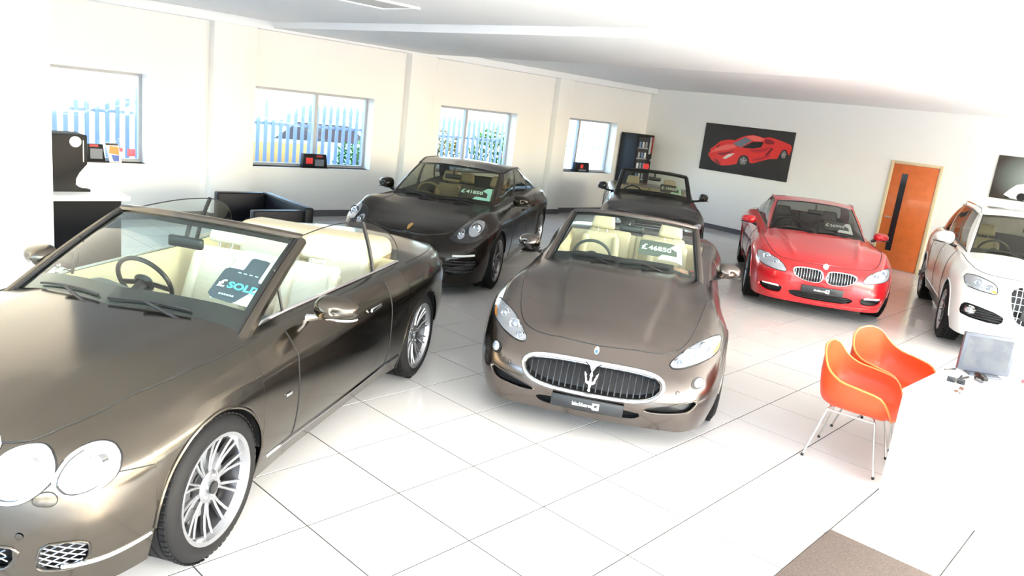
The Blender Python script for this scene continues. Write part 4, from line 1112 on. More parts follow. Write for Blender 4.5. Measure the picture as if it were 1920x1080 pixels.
# ---- 6. dark convertible at the back
def car_night():
    root = place('convertible_car', (10.242, 7.064, .66), 'small dark convertible with black mirrors parked farthest back, below the picture of a red car')
    C = spec(L=4.6, W=.90, xw1=.80, xw2=3.56, c0=1.56, c1=3.3, hood_end=1.52, doors=(1.7, 2.8), paint=P_NIGHT, lining=TAN, ywheel=.88, zw=.33, Ra=.37, kh=2, kc=4,
      KX=[0,.02,.10,.25,.5,.80,1.25,1.7,2.2,2.7,3.2,3.56,3.95,4.27,4.5,4.6],
      CX=[.08,.25,.5,.9,1.3,1.6,3.3,3.6,4.1,4.4,4.55], CZ=[.76,.82,.87,.93,.98,1.0,.96,.99,.98,.94,.90], hdr=(1.98,1.375,2.12,.585,1.335), bulge=.02, rimmat=RIMD,
      XC=[.10,.15,.26,.38,.58,.80,1.1,1.5,2.15,2.7,3.2,3.56,3.9,4.2,4.37,4.5])
    C['glass'] = glass('tinted_windshield')
    make_body(C, root); CARS['night'] = (C, root)
    C['header_mat'] = TRIM; C['pillar_mat'] = TRIM
    windshield(C, root, .06, convertible=True)
    wheels(C, root, 'twin5', .33, .235, .235)
    dashboard(C, root, mat('dash_black')); steering(C, root, 2.1, .36, .90, TRIM); inner_mirror(C, root, .85)
    wipers(C, root, ((.70,.10),(.05,-.60)))
    for y in (-.36, .36): seat(C, root, 2.55, y, TAN, TAN, .60)
    mirror(C, root, (1.84, .93, 1.02), TRIM, .14, (.09,.085,.072), TRIM)
    return C, root
car_taupe(); car_black(); car_red(); car_white(); car_night()
# ------------------------------------------------------------------ fittings laid onto the bodies
def inside(p, P):
    x, y = p; r = False; n = len(P); j = n-1
    for i in range(n):
        if (P[i][1] > y) != (P[j][1] > y) and x < (P[j][0]-P[i][0])*(y-P[i][1])/(P[j][1]-P[i][1])+P[i][0]: r = not r
        j = i
    return r
def cut(C, root, poly, xmax=.8):
    """clip an opening into the painted skin: local knife cuts along the outline, then delete what is inside"""
    from mathutils.kdtree import KDTree
    P = [np.array(p, float) for p in poly]; n = len(P); y0, z0 = np.min(P, 0)-.06; y1, z1 = np.max(P, 0)+.06
    for o in root.children:
        if o.name.split('.')[0] not in ('body', 'hood'): continue
        me = o.data; nl = [None]*len(me.vertices)
        if not any(y0 < v.co.y < y1 and z0 < v.co.z < z1 and v.co.x < xmax for v in me.vertices): continue
        for l in me.loops: nl[l.vertex_index] = Vector(me.corner_normals[l.index].vector)
        kd = KDTree(len(nl))
        for i, v in enumerate(me.vertices): kd.insert(v.co, i)
        kd.balance(); bm = bmesh.new(); bm.from_mesh(me)
        for i in range(n):
            a, b_ = P[i], P[(i+1) % n]; d = b_-a; L_ = np.hypot(*d)
            if L_ < 1e-5: continue
            d /= L_; mid = (a+b_)/2; R_ = L_/2+.002
            fs = []
            for f in bm.faces:
                vs = [(v.co.y, v.co.z) for v in f.verts]
                if f.verts[0].co.x > xmax: continue
                ys = [q[0] for q in vs]; zs = [q[1] for q in vs]
                if min(ys) > mid[0]+R_ or max(ys) < mid[0]-R_ or min(zs) > mid[1]+R_ or max(zs) < mid[1]-R_: continue
                fs.append(f)
            if fs:
                geo = list({v for f in fs for v in f.verts})+list({e for f in fs for e in f.edges})+fs
                bmesh.ops.bisect_plane(bm, geom=geo, dist=1e-5, plane_co=(0, a[0], a[1]), plane_no=(0, -d[1], d[0]))
        dl = [f for f in bm.faces if (c := f.calc_center_median()).x < xmax and inside((c.y, c.z), poly)]
        bmesh.ops.delete(bm, geom=dl, context='FACES'); bm.to_mesh(me); bm.free()
        N = []
        for v in me.vertices:
            h = kd.find_n(v.co, 4); w = Vector((0,0,0))
            for co, i, dd in h: w += nl[i]/(dd*dd+1e-9)
            N.append(tuple(w.normalized()))
        me.polygons.foreach_set('use_smooth', [True]*len(me.polygons)); me.normals_split_custom_set_from_vertices(N)
def annulus(C, name, outer, inner, m, parent, off0=.003, hgt=.012, n=64, it=2):
    A = smooth_poly(outer, n, it) if it else resample(outer, n)
    B = smooth_poly(inner, 400, it) if it else resample(inner, 400)
    ca = A.mean(0)
    # match inner points by nearest
    Bm = np.array([B[np.argmin(((B-a)**2).sum(1))] for a in A]); V = []; F = []; K = 6
    for k in range(K+1):
        t = k/K; h_ = off0+hgt*math.sin(PI*t)-(.02 if k == K else 0)
        for a, b_ in zip(A, Bm):
            q = a+(b_-a)*t; V.append(onbody(C, (-1, q[0], q[1]), (1,0,0), h_)[0])
    for k in range(K):
        for i in range(n): F.append((k*n+i, k*n+(i+1) % n, (k+1)*n+(i+1) % n, (k+1)*n+i))
    return MB().add(V, F).build(name, m, parent, smooth=True)
def recess(C, root, poly, name='grille', depth=.06, m=None, it=2, n=48):
    """opening cut in the bumper with a dark box behind it"""
    P = smooth_poly(poly, n, it) if it else resample(poly, n)
    cut(C, root, P)
    V = []; F = []
    for d in (.0, -depth):
        for q in P:
            p = onbody(C, (-1, q[0], q[1]), (1,0,0), 0)[0]; V.append(p+[-d, 0, 0])
    for i in range(n): F.append((i, (i+1) % n, n+(i+1) % n, n+i))
    F.append(list(range(n, 2*n)))
    return MB().add(V, F).build(name, m or mat('grille_black', (.008,.008,.009), .5), root), P
def span(P, c, axis):
    """range of the polygon along the other axis at coordinate c"""
    hits = []; n = len(P)
    for i in range(n):
        a, b_ = P[i], P[(i+1) % n]
        if (a[axis]-c)*(b_[axis]-c) < 0:
            t = (c-a[axis])/(b_[axis]-a[axis]); hits.append(a[1-axis]+(b_[1-axis]-a[1-axis])*t)
    hits.sort(); return hits
def bars(C, parent, P, ys, m, off=-.012, r=.005, name='grille_bar', axis=0, depth=.0):
    for c in ys:
        h = span(P, c, axis)
        for a, b_ in zip(h[0::2], h[1::2]):
            pts = []
            for t in np.linspace(0, 1, 7):
                w = a+(b_-a)*t; q = (c, w) if axis == 0 else (w, c)
                pts.append(onbody(C, (-1, q[0], q[1]), (1,0,0), off)[0])
            tube(name, pts, r, m, parent, 6, flat=1)
def mesh_fill(C, parent, P, m, step=.030, r=.0028, off=-.010, slope=.62):
    """diagonal wire mesh"""
    mb = MB(); y0, y1 = P[:, 0].min(), P[:, 0].max(); z0, z1 = P[:, 1].min(), P[:, 1].max()
    Pl = [tuple(p) for p in P]
    for sgn in (1, -1):
        b0 = z0-slope*abs(y1-y0)-.02; b1 = z1+slope*abs(y1-y0)+.02; b_ = b0
        while b_ < b1:
            run = []; ts = np.linspace(y0, y1, 40)
            for y in list(ts)+[1e9]:
                z = b_+sgn*slope*(y-(y0 if sgn > 0 else y0))
                if y < 1e8 and inside((y, z), Pl): run.append((y, z))
                elif run:
                    if len(run) > 1: mb.tube([onbody(C, (-1, q[0], q[1]), (1,0,0), off+.002*sgn)[0] for q in run[::max(1, len(run)//5)]+[run[-1]]], r, 4)
                    run = []
            b_ += step
    o = mb.build('wire_mesh', m, parent); o['kind'] = 'stuff'; return o
def mir(p): return [(-a, b_) for a, b_ in p]
def sym(p):
    """half outline, from the centre top to the centre bottom with y>0 -> closed outline"""
    return list(p)+[(-a, b_) for a, b_ in p[::-1] if abs(a) > 1e-6]
def oval(cy, cz, ry, rz, rot=0, n=24):
    return [(cy+ry*math.cos(t)*math.cos(rot)-rz*math.sin(t)*math.sin(rot), cz+ry*math.cos(t)*math.sin(rot)+rz*math.sin(t)*math.cos(rot)) for t in np.linspace(0, 2*PI, n+1)[:-1]]
WHITEP = mat('print_white')
AMBER = (.85,.30,.03)
def badge(C, root, z, r, cols, name='emblem', ry=None):
    o = patch(C, name, oval(0, z, ry or r, r), CHROME, root, .006, .004, n=24, rings=4, it=0)
    if cols: patch(C, 'emblem_field', [(a, b_) for a, b_ in oval(0, z-r*.35, (ry or r)*.6, r*.4)], cols, o, .012, .001, n=16, rings=3, it=0)
    return o
def tow_sensor(C, root, pts, r=.012):
    for y, z in pts:
        for sg in (1,-1): patch(C, 'parking_sensor', oval(sg*y, z, r, r, n=14), C['paint'], root, .004, .001, n=14, rings=2, it=0, rim=.0018)

def fit_bronze():
    C, root = CARS['bronze']
    hl = [(.704,.682),(.70,.719),(.705,.746),(.718,.762),(.747,.763),(.778,.751),(.807,.725),(.827,.696),(.834,.664),(.822,.638),(.805,.622),(.785,.614),(.76,.612),(.74,.622),(.722,.641),(.708,.662)]
    hl2 = [(.581,.782),(.626,.775),(.667,.742),(.69,.707),(.694,.675),(.668,.641),(.636,.614),(.596,.601),(.555,.603),(.525,.63),(.505,.68),(.505,.735),(.53,.768)]
    for sg in (-1, 1):
        for pl, c, rr_, pr in ((hl, (.768,.690), .048, (.778,.712)), (hl2, (.60,.692), .060, (.618,.722))):
            P2 = [(sg*a, b_) for a, b_ in pl]
            o = patch(C, 'headlight', P2, LAMPIN, root, .002, .006, n=44)
            P3 = smooth_poly(P2, 60)
            V = [onbody(C, (-1, q[0], q[1]), (1,0,0), .006)[0] for q in P3]
            tube('lamp_rim', V, .009, CHROME, o, 8, True); tube('lamp_seal', [v+np.array([.006,0,0]) for v in V], .0105, SEAL, o, 6, True)
            p, n_ = onbody(C, (-1, sg*pr[0], pr[1]), (1,0,0), .010)
            n_ = np.array([-1, sg*.1, .15]); n_ /= np.linalg.norm(n_); u_ = np.cross(n_, [0,0,1.]); u_ /= np.linalg.norm(u_); Mx = np.stack([u_, np.cross(u_, n_), n_], 1)
            V, F = lathe_geo([(rr_*.62,-.03),(rr_*.62,.010),(rr_*.52,.012),(rr_*.40,.0),(0,.006)], 26); MB().add([p+Mx@np.array(q) for q in V], F).build('lamp_projector', CHROME, o, smooth='auto')
            patch(C, 'lamp_lens', P2, LENS, o, .012, .022, n=44, rings=8, inset=.97)
        pl = [(sg*a, b_) for a, b_ in [(.656,.60),(.662,.632),(.697,.648),(.725,.628),(.728,.597),(.705,.584)]]
        patch(C, 'washer_cover', pl, P_GREY, root, .003, .002, n=24, rim=.002)
        gp = [(.684,.425),(.765,.427),(.795,.408),(.793,.368),(.78,.325),(.749,.303),(.709,.303),(.659,.312),(.656,.345)]
        r_, P = recess(C, root, [(sg*a, b_) for a, b_ in gp], 'side_intake', .07, it=1)
        mesh_fill(C, r_, P, mat('mesh_wire', (.45,.47,.52), .3, .9), .028, .003)
        annulus(C, 'intake_frame', [(sg*(a+(a-.725)*.10), b_+(b_-.365)*.12) for a, b_ in gp], [(sg*a, b_) for a, b_ in gp], P_GREY, root, .001, .006, n=48, it=1)
    cg = sym([(0,.43),(.55,.418),(.60,.41),(.585,.355),(.54,.305),(0,.295)])
    r_, P = recess(C, root, cg, 'lower_intake', .07, it=1); mesh_fill(C, r_, P, mat('mesh_wire'), .03, .003)
    annulus(C, 'intake_frame', [(a*1.03, .36+(b_-.36)*1.16) for a, b_ in cg], cg, P_GREY, root, .001, .006, n=64, it=1)
    mg = sym([(0,.80),(.36,.797),(.43,.785),(.465,.755),(.44,.66),(.40,.58),(.36,.525),(0,.51)])
    r_, P = recess(C, root, mg, 'main_grille', .07, it=1); mesh_fill(C, r_, P, mat('mesh_wire'), .03, .003)
    annulus(C, 'grille_frame', [(a*1.07, .66+(b_-.66)*1.15) for a, b_ in mg], mg, CHROME, r_, .004, .016, n=72, it=1)
    bars(C, r_, P, [0.], CHROME, .0, .008, 'grille_rib')
    badge(C, root, .845, .022, mat('emblem_dark', (.02,.02,.02), .3), 'emblem', .035)
    plate(C, root, .462, .52, .105)
    tow_sensor(C, root, [(.62,.47),(.30,.47)])
    # seams between bumper and wing, fuel door
    for sg, vw in ((1,'right'),(-1,'left')):
        sline(C, 'bumper_seam', [(.345,.665),(.42,.655),(.485,.645)], .003, SEAL, root, vw)
        p, n_ = onbody(C, (1.50, sg*2, .60), (0,-sg,0), .004)
        MB().obox(p, (1,0,0), (0,1,0), (0,0,1), .03, .002, .008).build('side_badge', CHROME, root, bevel=.001)
    C['card_small'] = 1
    price_card(C, root, 'SOLD', [('£', (.92,.93,.95), 1.15), ('SOLD', (.10,.72,.95), 1.0)], .60, .22, .240, .25, 'dark price card with pale arrow and SOLD in light blue, in nearest convertible windscreen', tall=.42, arrow=(.80,.95,.98), tsize=.068, dark=(.045,.06,.085))
fit_bronze()

def fit_taupe():
    C, root = CARS['taupe']
    hl = [(.512,.612),(.548,.648),(.655,.717),(.742,.760),(.80,.772),(.858,.768),(.872,.735),(.846,.682),(.79,.652),(.665,.614),(.575,.590),(.53,.592)]
    headlamp_pod(C, root, hl, .003, .010, [(.645,.668,.046,'p'),(.575,.625,.026,'p'),(.745,.715,.036,'w')], LAMPIN, seal=.005, amber=([(.80,.665),(.845,.69),(.862,.735),(.835,.715)], AMBER))
    go = sym([(0,.564),(.20,.565),(.38,.560),(.47,.545),(.512,.514),(.517,.475),(.49,.42),(.44,.378),(.34,.348),(.18,.337),(0,.335)])
    gi = sym([(0,.545),(.20,.545),(.36,.539),(.44,.527),(.478,.503),(.486,.467),(.455,.424),(.405,.394),(.29,.372),(.15,.366),(0,.366)])
    r_, P = recess(C, root, gi, 'main_grille', .10)
    annulus(C, 'grille_frame', go, gi, mat('satin_chrome', (.72,.76,.82), .12, 1), r_, .002, .018, n=84)
    DK = mat('grille_slat', (.05,.05,.055), .25, .6)
    bars(C, r_, P, list(np.arange(-.44, .45, .044)), DK, -.03, .006, 'grille_bar')
    # centre drop of the frame and the three pronged emblem
    f = lambda a, b_, c: tuple(onbody(C, (-1, a, b_), (1,0,0), c)[0])
    MB().prism([(-.06,.548),(.06,.548),(.022,.528),(.008,.508),(0,.500),(-.008,.508),(-.022,.528)], .002, .016, f).build('grille_peak', mat('satin_chrome'), r_, bevel=.002)
    tr = [(-.006,.395),(-.009,.425),(-.020,.428),(-.034,.436),(-.036,.455),(-.046,.480),(-.050,.500),(-.038,.490),(-.030,.482),(-.034,.478),(-.024,.455),(-.022,.447),(-.008,.445),
          (-.006,.475),(-.012,.480),(0,.512),(.012,.480),(.006,.475),(.008,.445),(.022,.447),(.024,.455),(.034,.478),(.030,.482),(.038,.490),(.050,.500),(.046,.480),(.036,.455),(.034,.436),(.020,.428),(.009,.425),(.006,.395),(.010,.385),(0,.378),(-.010,.385)]
    MB().prism(tr, -.012, .010, f).build('trident_emblem', CHROME, r_)
    for sg in (1,-1):
        o = patch(C, 'fog_light', oval(sg*.725,.522,.042,.036), SEAL, root, .003, 0, n=24, it=0)
        patch(C, 'lamp_lens', oval(sg*.732,.524,.030,.027), mat('fog_glass', (.7,.8,.95), .05, .6), o, .006, .008, n=24, rings=4, it=0)
        v = [(.395,.305),(.395,.325),(.547,.365),(.66,.395),(.752,.410),(.706,.335),(.62,.318),(.50,.302)]
        q, P2 = recess(C, root, [(sg*a, b_) for a, b_ in v], 'side_intake', .05, it=1)
        annulus(C, 'intake_frame', [(sg*(.57+(a-.57)*1.06), .355+(b_-.355)*1.25) for a, b_ in v], [(sg*a, b_) for a, b_ in v], P_TAUPE, root, .001, .005, n=44, it=1)
    lw = sym([(0,.285),(.36,.285),(.38,.25),(.30,.215),(0,.21)])
    recess(C, root, lw, 'lower_intake', .05, it=1)
    plate(C, root, .280, .51, .088, x=-.012)
    badge(C, root, .620, .024, mat('emblem_blue', (.05,.15,.6), .3), 'emblem', .018)
    tow_sensor(C, root, [(.60,.46)])
    for sg, vw in ((1,'right'),(-1,'left')):
        p, n_ = onbody(C, (2.95, sg*2, .79), (0,-sg,0), .012); MB().obox(p, (1,0,.02), (0,1,0), (0,0,1), .085, .008, .012).build('door_handle', P_TAUPE, root, bevel=.005, seg=3)
        V = [C['ring'][C['ringn'][0]+k]*[1,sg,1]+np.array([0,sg*.012,.004]) for k in range(2, C['ringn'][1])]
        tube('belt_moulding', V, .009, SEAL, root, 6)
    price_card(C, root, '46850', [('£', (.85,.87,.86), 1.15), ('46850', (.80,.86,.84), .92)], .17, .26, .37, .22, 'grey price card with £46850 in middle convertible windscreen', arrow=(.78,.87,.88), tsize=.095, dark=(.10,.11,.095))
    # tax disc holder at the lower corner
    o = MB().add([ws_point(C, q, v, .004) for q, v in ((-.66,.06),(-.86,.06),(-.86,.13),(-.66,.13))], [(0,1,2,3)]).build('permit_sticker', mat('sticker_brown', (.22,.13,.09), .5), root)
    MB().add([ws_point(C, q, v, .004) for q, v in ((-.89,.08),(-.93,.08),(-.93,.15),(-.89,.15))], [(0,1,2,3)]).build('red_sticker', mat('sticker_red', (.8,.06,.05), .5), root)
fit_taupe()

def fit_black():
    C, root = CARS['black']
    hs = [(.495,.672),(.545,.722),(.60,.800),(.655,.852),(.74,.882),(.82,.850),(.872,.785),(.868,.712),(.80,.664),(.69,.640),(.58,.644)]
    pods = [(.752,.795,.082,'p'),(.628,.728,.050,'w')]
    headlamp_pod(C, root, hs, .003, .020, [], mat('lamp_black', (.03,.03,.033), .2, .5), seal=.003)
    for sg in (-1, 1):
        for (py, pz, r_) in ((.757,.795,.083),(.628,.730,.050)):
            o = patch(C, 'headlight_bowl', oval(sg*py, pz, r_*.80, r_), LAMPIN, root, .010, .004, n=28, rings=3, it=0)
            p, _n = onbody(C, (-1, sg*py, pz), (1,0,0), .016)
            n_ = np.array([-1, sg*.35, .25]); n_ /= np.linalg.norm(n_); u_ = np.cross(n_, [0,0,1.]); u_ /= np.linalg.norm(u_); Mx = np.stack([u_, np.cross(u_, n_), n_], 1)
            for q_, m_ in ((.74, SEAL), (.52, CHROME)):
                V, F = lathe_geo([(r_*q_,-.01),(r_*q_,.008+.004/q_),(r_*(q_-.12),.006+.004/q_),(r_*(q_-.16),-.004)], 26); MB().add([p+Mx@np.array(q) for q in V], F).build('lamp_ring', m_, o, smooth='auto')
            V, F = lathe_geo([(r_*.34,-.01),(r_*.30,.012),(0,.02)], 20); MB().add([p+Mx@np.array(q) for q in V], F).build('lamp_projector', mat('projector_glass', (.25,.28,.33), .05, .3, coat=1), o, smooth='auto')
        sline(C, 'daylight_bar', [(sg*.60,.505),(sg*.72,.512),(sg*.815,.520)], .013, mat('white_lamp', (.9,.9,.88), .3), root, 'front', off=.010, n=10)
        ig = [(sg*a, b_) for a, b_ in [(.50,.47),(.84,.475),(.85,.40),(.80,.30),(.52,.27)]]
        r_, P = recess(C, root, ig, 'side_intake', .06, it=1); bars(C, r_, P, [.32,.365,.41,.445], mat('grille_slat'), -.01, .006, axis=1)
    cg = sym([(0,.475),(.44,.47),(.45,.30),(.40,.255),(0,.25)])
    r_, P = recess(C, root, cg, 'lower_intake', .06, it=1); bars(C, r_, P, [.29,.33,.37,.41,.445], mat('grille_slat'), -.01, .006, axis=1)
    sline(C, 'nose_seam', [(-.82,.575),(-.66,.55),(-.45,.54),(0,.545),(.45,.54),(.66,.55),(.82,.575)], .004, SEAL, root, 'front', n=40)
    patch(C, 'emblem', [(-.022,.765),(.022,.765),(.024,.735),(0,.705),(-.024,.735)], mat('emblem_gold', (.75,.42,.12), .25, .8), root, .005, .003, n=24, rings=3, it=1)
    plate(C, root, .385, .52, .11)
    for sg in (1,-1):
        for x in (2.55, 3.22):
            p, n_ = onbody(C, (x, sg*2, .83), (0,-sg,0), .012); MB().obox(p, (1,0,.02), (0,1,0), (0,0,1), .08, .008, .012).build('door_handle', P_BLACK, root, bevel=.005, seg=3)
    price_card(C, root, '41850', [('£', (.55,.88,.90), 1.1), ('41850', (.62,.90,.90), .92)], .30, .16, .38, .24, 'dark price card with £41850 and turquoise arrow in black brown car windscreen', arrow=(.38,.80,.86), tsize=.098, dark=(.05,.05,.05))
    MB().add([ws_point(C, q, v, .004) for q, v in ((-.74,.04),(-.93,.04),(-.93,.11),(-.74,.11))], [(0,1,2,3)]).build('permit_sticker', mat('sticker_brown', (.22,.13,.09), .5), root)
fit_black()

def fit_red():
    C, root = CARS['red']
    hl = [(.460,.568),(.50,.62),(.53,.655),(.63,.706),(.79,.744),(.852,.728),(.836,.640),(.79,.597),(.66,.570),(.52,.552)]
    headlamp_pod(C, root, hl, .003, .012, [(.735,.690,.050,'p'),(.620,.655,.042,'p')], mat('lamp_housing'), seal=.005)
    gk = [(.022,.60),(.035,.628),(.08,.643),(.23,.648),(.375,.636),(.402,.608),(.38,.553),(.325,.515),(.24,.487),(.11,.478),(.035,.495),(.016,.555)]
    for sg in (1,-1):
        G_ = [(sg*a, b_) for a, b_ in gk]; c = np.mean(G_, 0)
        r_, P = recess(C, root, [tuple(c+(np.array(p)-c)*.92) for p in G_], 'kidney_grille', .06, it=1)
        annulus(C, 'grille_frame', [tuple(c+(np.array(p)-c)*1.04) for p in G_], [tuple(c+(np.array(p)-c)*.90) for p in G_], CHROME, r_, .002, .014, n=56, it=1)
        bars(C, r_, P, [sg*v for v in np.arange(.05, .38, .034)], mat('satin_chrome'), -.008, .0055)
        fg = [(sg*a, b_) for a, b_ in [(.488,.375),(.778,.368),(.768,.300),(.70,.265),(.60,.258),(.50,.272)]]
        f_, P = recess(C, root, fg, 'side_intake', .05, it=1); sline(C, 'fog_lamp_strip', [(sg*.53,.358),(sg*.63,.362),(sg*.73,.362)], .014, mat('white_lamp', (.9,.9,.88), .3), f_, 'front', off=.0, n=10)
        annulus(C, 'intake_frame', [(sg*.63+(a-sg*.63)*1.08, .318+(b_-.318)*1.2) for a, b_ in fg], fg, P_RED, root, .001, .008, n=44, it=1)
    cg = sym([(0,.345),(.42,.340),(.37,.262),(.20,.243),(0,.243)])
    r_, P = recess(C, root, cg, 'lower_intake', .06, it=1); bars(C, r_, P, [.265,.29,.315], mat('grille_slat'), -.01, .005, axis=1)
    sline(C, 'bumper_lip', [(-.72,.225),(-.45,.215),(0,.212),(.45,.215),(.72,.225)], .010, P_RED, root, 'front', off=.004, n=30)
    plate(C, root, .388, .52, .098)
    badge(C, root, .690, .036, mat('emblem_pale', (.8,.85,.9), .3))
    tow_sensor(C, root, [(.62,.46),(.34,.44)])
    for sg in (1,-1):
        p, n_ = onbody(C, (2.85, sg*2, .79), (0,-sg,0), .012); MB().obox(p, (1,0,.02), (0,1,0), (0,0,1), .085, .008, .012).build('door_handle', P_RED, root, bevel=.005, seg=3)
    price_card(C, root, '26995', [('£', (.82,.85,.83), 1.1), ('26995', (.80,.84,.82), .92)], .14, .18, .38, .24, 'dark price card with £26995 in red coupe windscreen', arrow=(.85,.88,.87), tsize=.098, dark=(.06,.065,.06))
fit_red()

def fit_white():
    C, root = CARS['white']
    hl = [(.850,.918),(.75,.943),(.66,.925),(.573,.900),(.530,.861),(.516,.778),(.613,.780),(.732,.790),(.831,.806)]
    headlamp_pod(C, root, hl, .003, .008, [(.715,.868,.045,'p'),(.60,.835,.040,'p')], mat('lamp_housing'), seal=.005, amber=([(.52,.785),(.58,.79),(.60,.815),(.54,.82)], (.8,.16,.05)), it=1)
    for sg in (1,-1):
        fh = [(sg*a, b_) for a, b_ in [(.834,.504),(.825,.597),(.76,.625),(.417,.558),(.398,.479),(.462,.432),(.811,.458)]]
        f_, P = recess(C, root, fh, 'fog_surround', .05, it=1)
        patch(C, 'fog_light', oval(sg*.745,.542,.058,.058), CHROME, f_, -.012, .006, n=26, rings=4, it=0, rim=.006); patch(C, 'lamp_lens', oval(sg*.745,.542,.034,.034), LAMPHOUSE, f_, .0, .006, n=20, rings=3, it=0)
        bars(C, f_, P, [.47,.50,.53,.56], mat('grille_slat'), -.012, .006, axis=1)
    gp = sym([(0,.925),(.28,.920),(.375,.880),(.395,.82),(.36,.66),(.30,.53),(.24,.48),(0,.475)])
    r_, P = recess(C, root, gp, 'main_grille', .06, it=1)
    annulus(C, 'grille_frame', [(a*1.05, .70+(b_-.70)*1.06) for a, b_ in gp], gp, CHROME, r_, .002, .012, n=72, it=1)
    bars(C, r_, P, list(np.arange(-.34,.35,.052)), mat('satin_chrome'), -.010, .007); bars(C, r_, P, [.56,.64,.72,.80,.88], mat('satin_chrome'), -.014, .005, axis=1)
    for k in range(4):
        cy = (k-1.5)*.058; V = [onbody(C, (-1, cy+.036*math.cos(t), .83+.036*math.sin(t)), (1,0,0), .006)[0] for t in np.linspace(0, 2*PI, 25)[:-1]]
        tube('emblem_ring', V, .0045, CHROME, r_, 6, True)
    plate(C, root, .60, .52, .11)
    tow_sensor(C, root, [(.62,.66)])
    top = C['top']; n1, n2 = C['ringn']
    for sg in (1,-1):
        pts = [top[n1+i]*[1,sg,1]+np.array([0,-sg*.03,.05]) for i in range(3, n2-2)]
        pts[0] = pts[0]-[0,0,.045]; pts[-1] = pts[-1]-[0,0,.045]
        tube('roof_bar', pts, .014, mat('satin_chrome'), root, 8)
        for x in (2.35, 3.15):
            p, n_ = onbody(C, (x, sg*2, .97), (0,-sg,0), .014); MB().obox(p, (1,0,.02), (0,1,0), (0,0,1), .09, .010, .014).build('door_handle', P_WHITE, root, bevel=.006, seg=3)
        sline(C, 'door_trim', [(1.5,.40),(2.4,.39),(3.2,.41)], .016, mat('satin_chrome'), root, 'right' if sg > 0 else 'left')
fit_white()

def fit_night():
    C, root = CARS['night']
    hl = [(.50,.60),(.53,.66),(.62,.70),(.76,.725),(.80,.70),(.79,.64),(.72,.60),(.58,.585)]
    headlamp_pod(C, root, hl, .003, .010, [(.70,.66,.04,'p'),(.60,.64,.034,'p')], LAMPHOUSE, seal=.004)
    gp = sym([(0,.63),(.34,.625),(.38,.58),(.33,.49),(0,.48)])
    r_, P = recess(C, root, gp, 'main_grille', .06, it=1); annulus(C, 'grille_frame', [(a*1.05, .555+(b_-.555)*1.12) for a, b_ in gp], gp, CHROME, r_, .002, .01, n=56, it=1)
    bars(C, r_, P, [.51,.55,.59], mat('satin_chrome'), -.008, .006, axis=1)
    recess(C, root, sym([(0,.36),(.50,.355),(.45,.26),(0,.25)]), 'lower_intake', .05, it=1)
    badge(C, root, .715, .030, mat('emblem_pale', (.8,.85,.9), .3)); plate(C, root, .42, .52, .11)
    price_card(C, root, '15950', [('£', (.80,.82,.80), 1.1), ('15950', (.78,.82,.80), .92)], .17, .20, .36, .22, 'dark price card with £15950 in the farthest convertible windscreen', arrow=(.50,.72,.62), tsize=.098, dark=(.06,.06,.055))
fit_night()
# ------------------------------------------------------------------ things in the room
def rot2(p, a): return (p[0]*math.cos(a)-p[1]*math.sin(a), p[0]*math.sin(a)+p[1]*math.cos(a))
# counter and drinks machine at the left
BLK = mat('counter_black', (.010,.010,.012), .6, spec=.15)
e = empty('reception_counter', (1.45, 7.88, 0), 0, 'black fronted counter with white worktop at far left beside first window', 'counter')
MB().box(-.9, .87, -.48, .5, .06, .99).build('counter_body', BLK, e, bevel=.004)
MB().box(-.9, .85, -.45, .48, 0, .06).build('plinth', TRIM, e)
MB().box(-.93, .93, -.54, .54, .99, 1.04).build('worktop', WHITE, e, bevel=.006)
e = empty('drinks_machine', (1.80, 7.72, 1.04), 0, 'tall black drinks machine with scooped front standing on the white worktop', 'coffee machine')
f = lambda a, b_, c: (a, c, b_)
MB().prism([(-.28,0),(.31,0),(.31,.022),(.22,.035),(.19,.07),(.195,.12),(.22,.17),(.26,.22),(.285,.25),(.285,.505),(-.28,.505)], -.17, .17, f).build('machine_body', mat('machine_black', (.014,.014,.016), .55, spec=.2), e, bevel=.006)
V, F = lathe_geo([(0,-.006),(.045,-.004),(.048,.0),(.0,.008)], 24, 'y', (.19, -.172, .445)); MB().add(V, [f_[::-1] for f_ in F]).build('round_badge', WHITE, e, smooth='auto')
MB().box(.250, .257, -.174, -.170, .27, .46).build('door_strip', STEEL, e)
MB().box(.20, .30, -.12, .12, .022, .034).build('drip_tray', STEEL, e, bevel=.002)
MB().box(.20, .27, -.03, .03, .20, .235).build('spout', TRIM, e, bevel=.004)
# boxes and cards on the window sills
RP = mat('print_red', (.85,.05,.05), .5)
def display(x0, x1, z, h, red, label, lean=.03, pics=()):
    e = empty('display_card', ((x0+x1)/2, Y1+.06, z), 0, label, 'display box'); w = (x1-x0)/2
    MB().prism([(-w,0),(w+.02,0),(w-.015,h),(-w+.01,h)], -.05, .05, f).build('box_body', mat('box_black', (.012,.012,.014), .5, spec=.2), e, bevel=.004)
    MB().box(-w*1.1, w*1.15, -.075, .03, 0, .012).build('box_base', TRIM, e)
    for (a, b_, c, d, m_) in red: MB().box(a*w, b_*w, -.0525, -.0505, c*h, d*h).build('printed_panel', m_, e)
    return e
GP = mat('print_grey', (.16,.18,.22), .4)
display(3.20, 3.42, .81, .25, [(-.7,.3,.86,.97,RP),(-.6,.8,.2,.75,GP)], 'small black display box with red top edge on the first window sill')
display(6.48, 6.93, .83, .235, [(-.75,-.2,.3,.72,RP),(.0,.75,.15,.62,GP),(.1,.6,.78,.92,mat('print_dark_red', (.4,.03,.03), .5))], 'black display box with red square on the second window sill')
display(13.40, 13.88, .94, .22, [(-.3,.1,.4,.8,RP),(-.5,.6,.1,.3,GP)], 'black display box with red spot on the fourth window sill')
e = empty('magazine_stand', (3.56, Y1+.06, .81), 0, 'colourful leaning magazine on the first window sill', 'magazine')
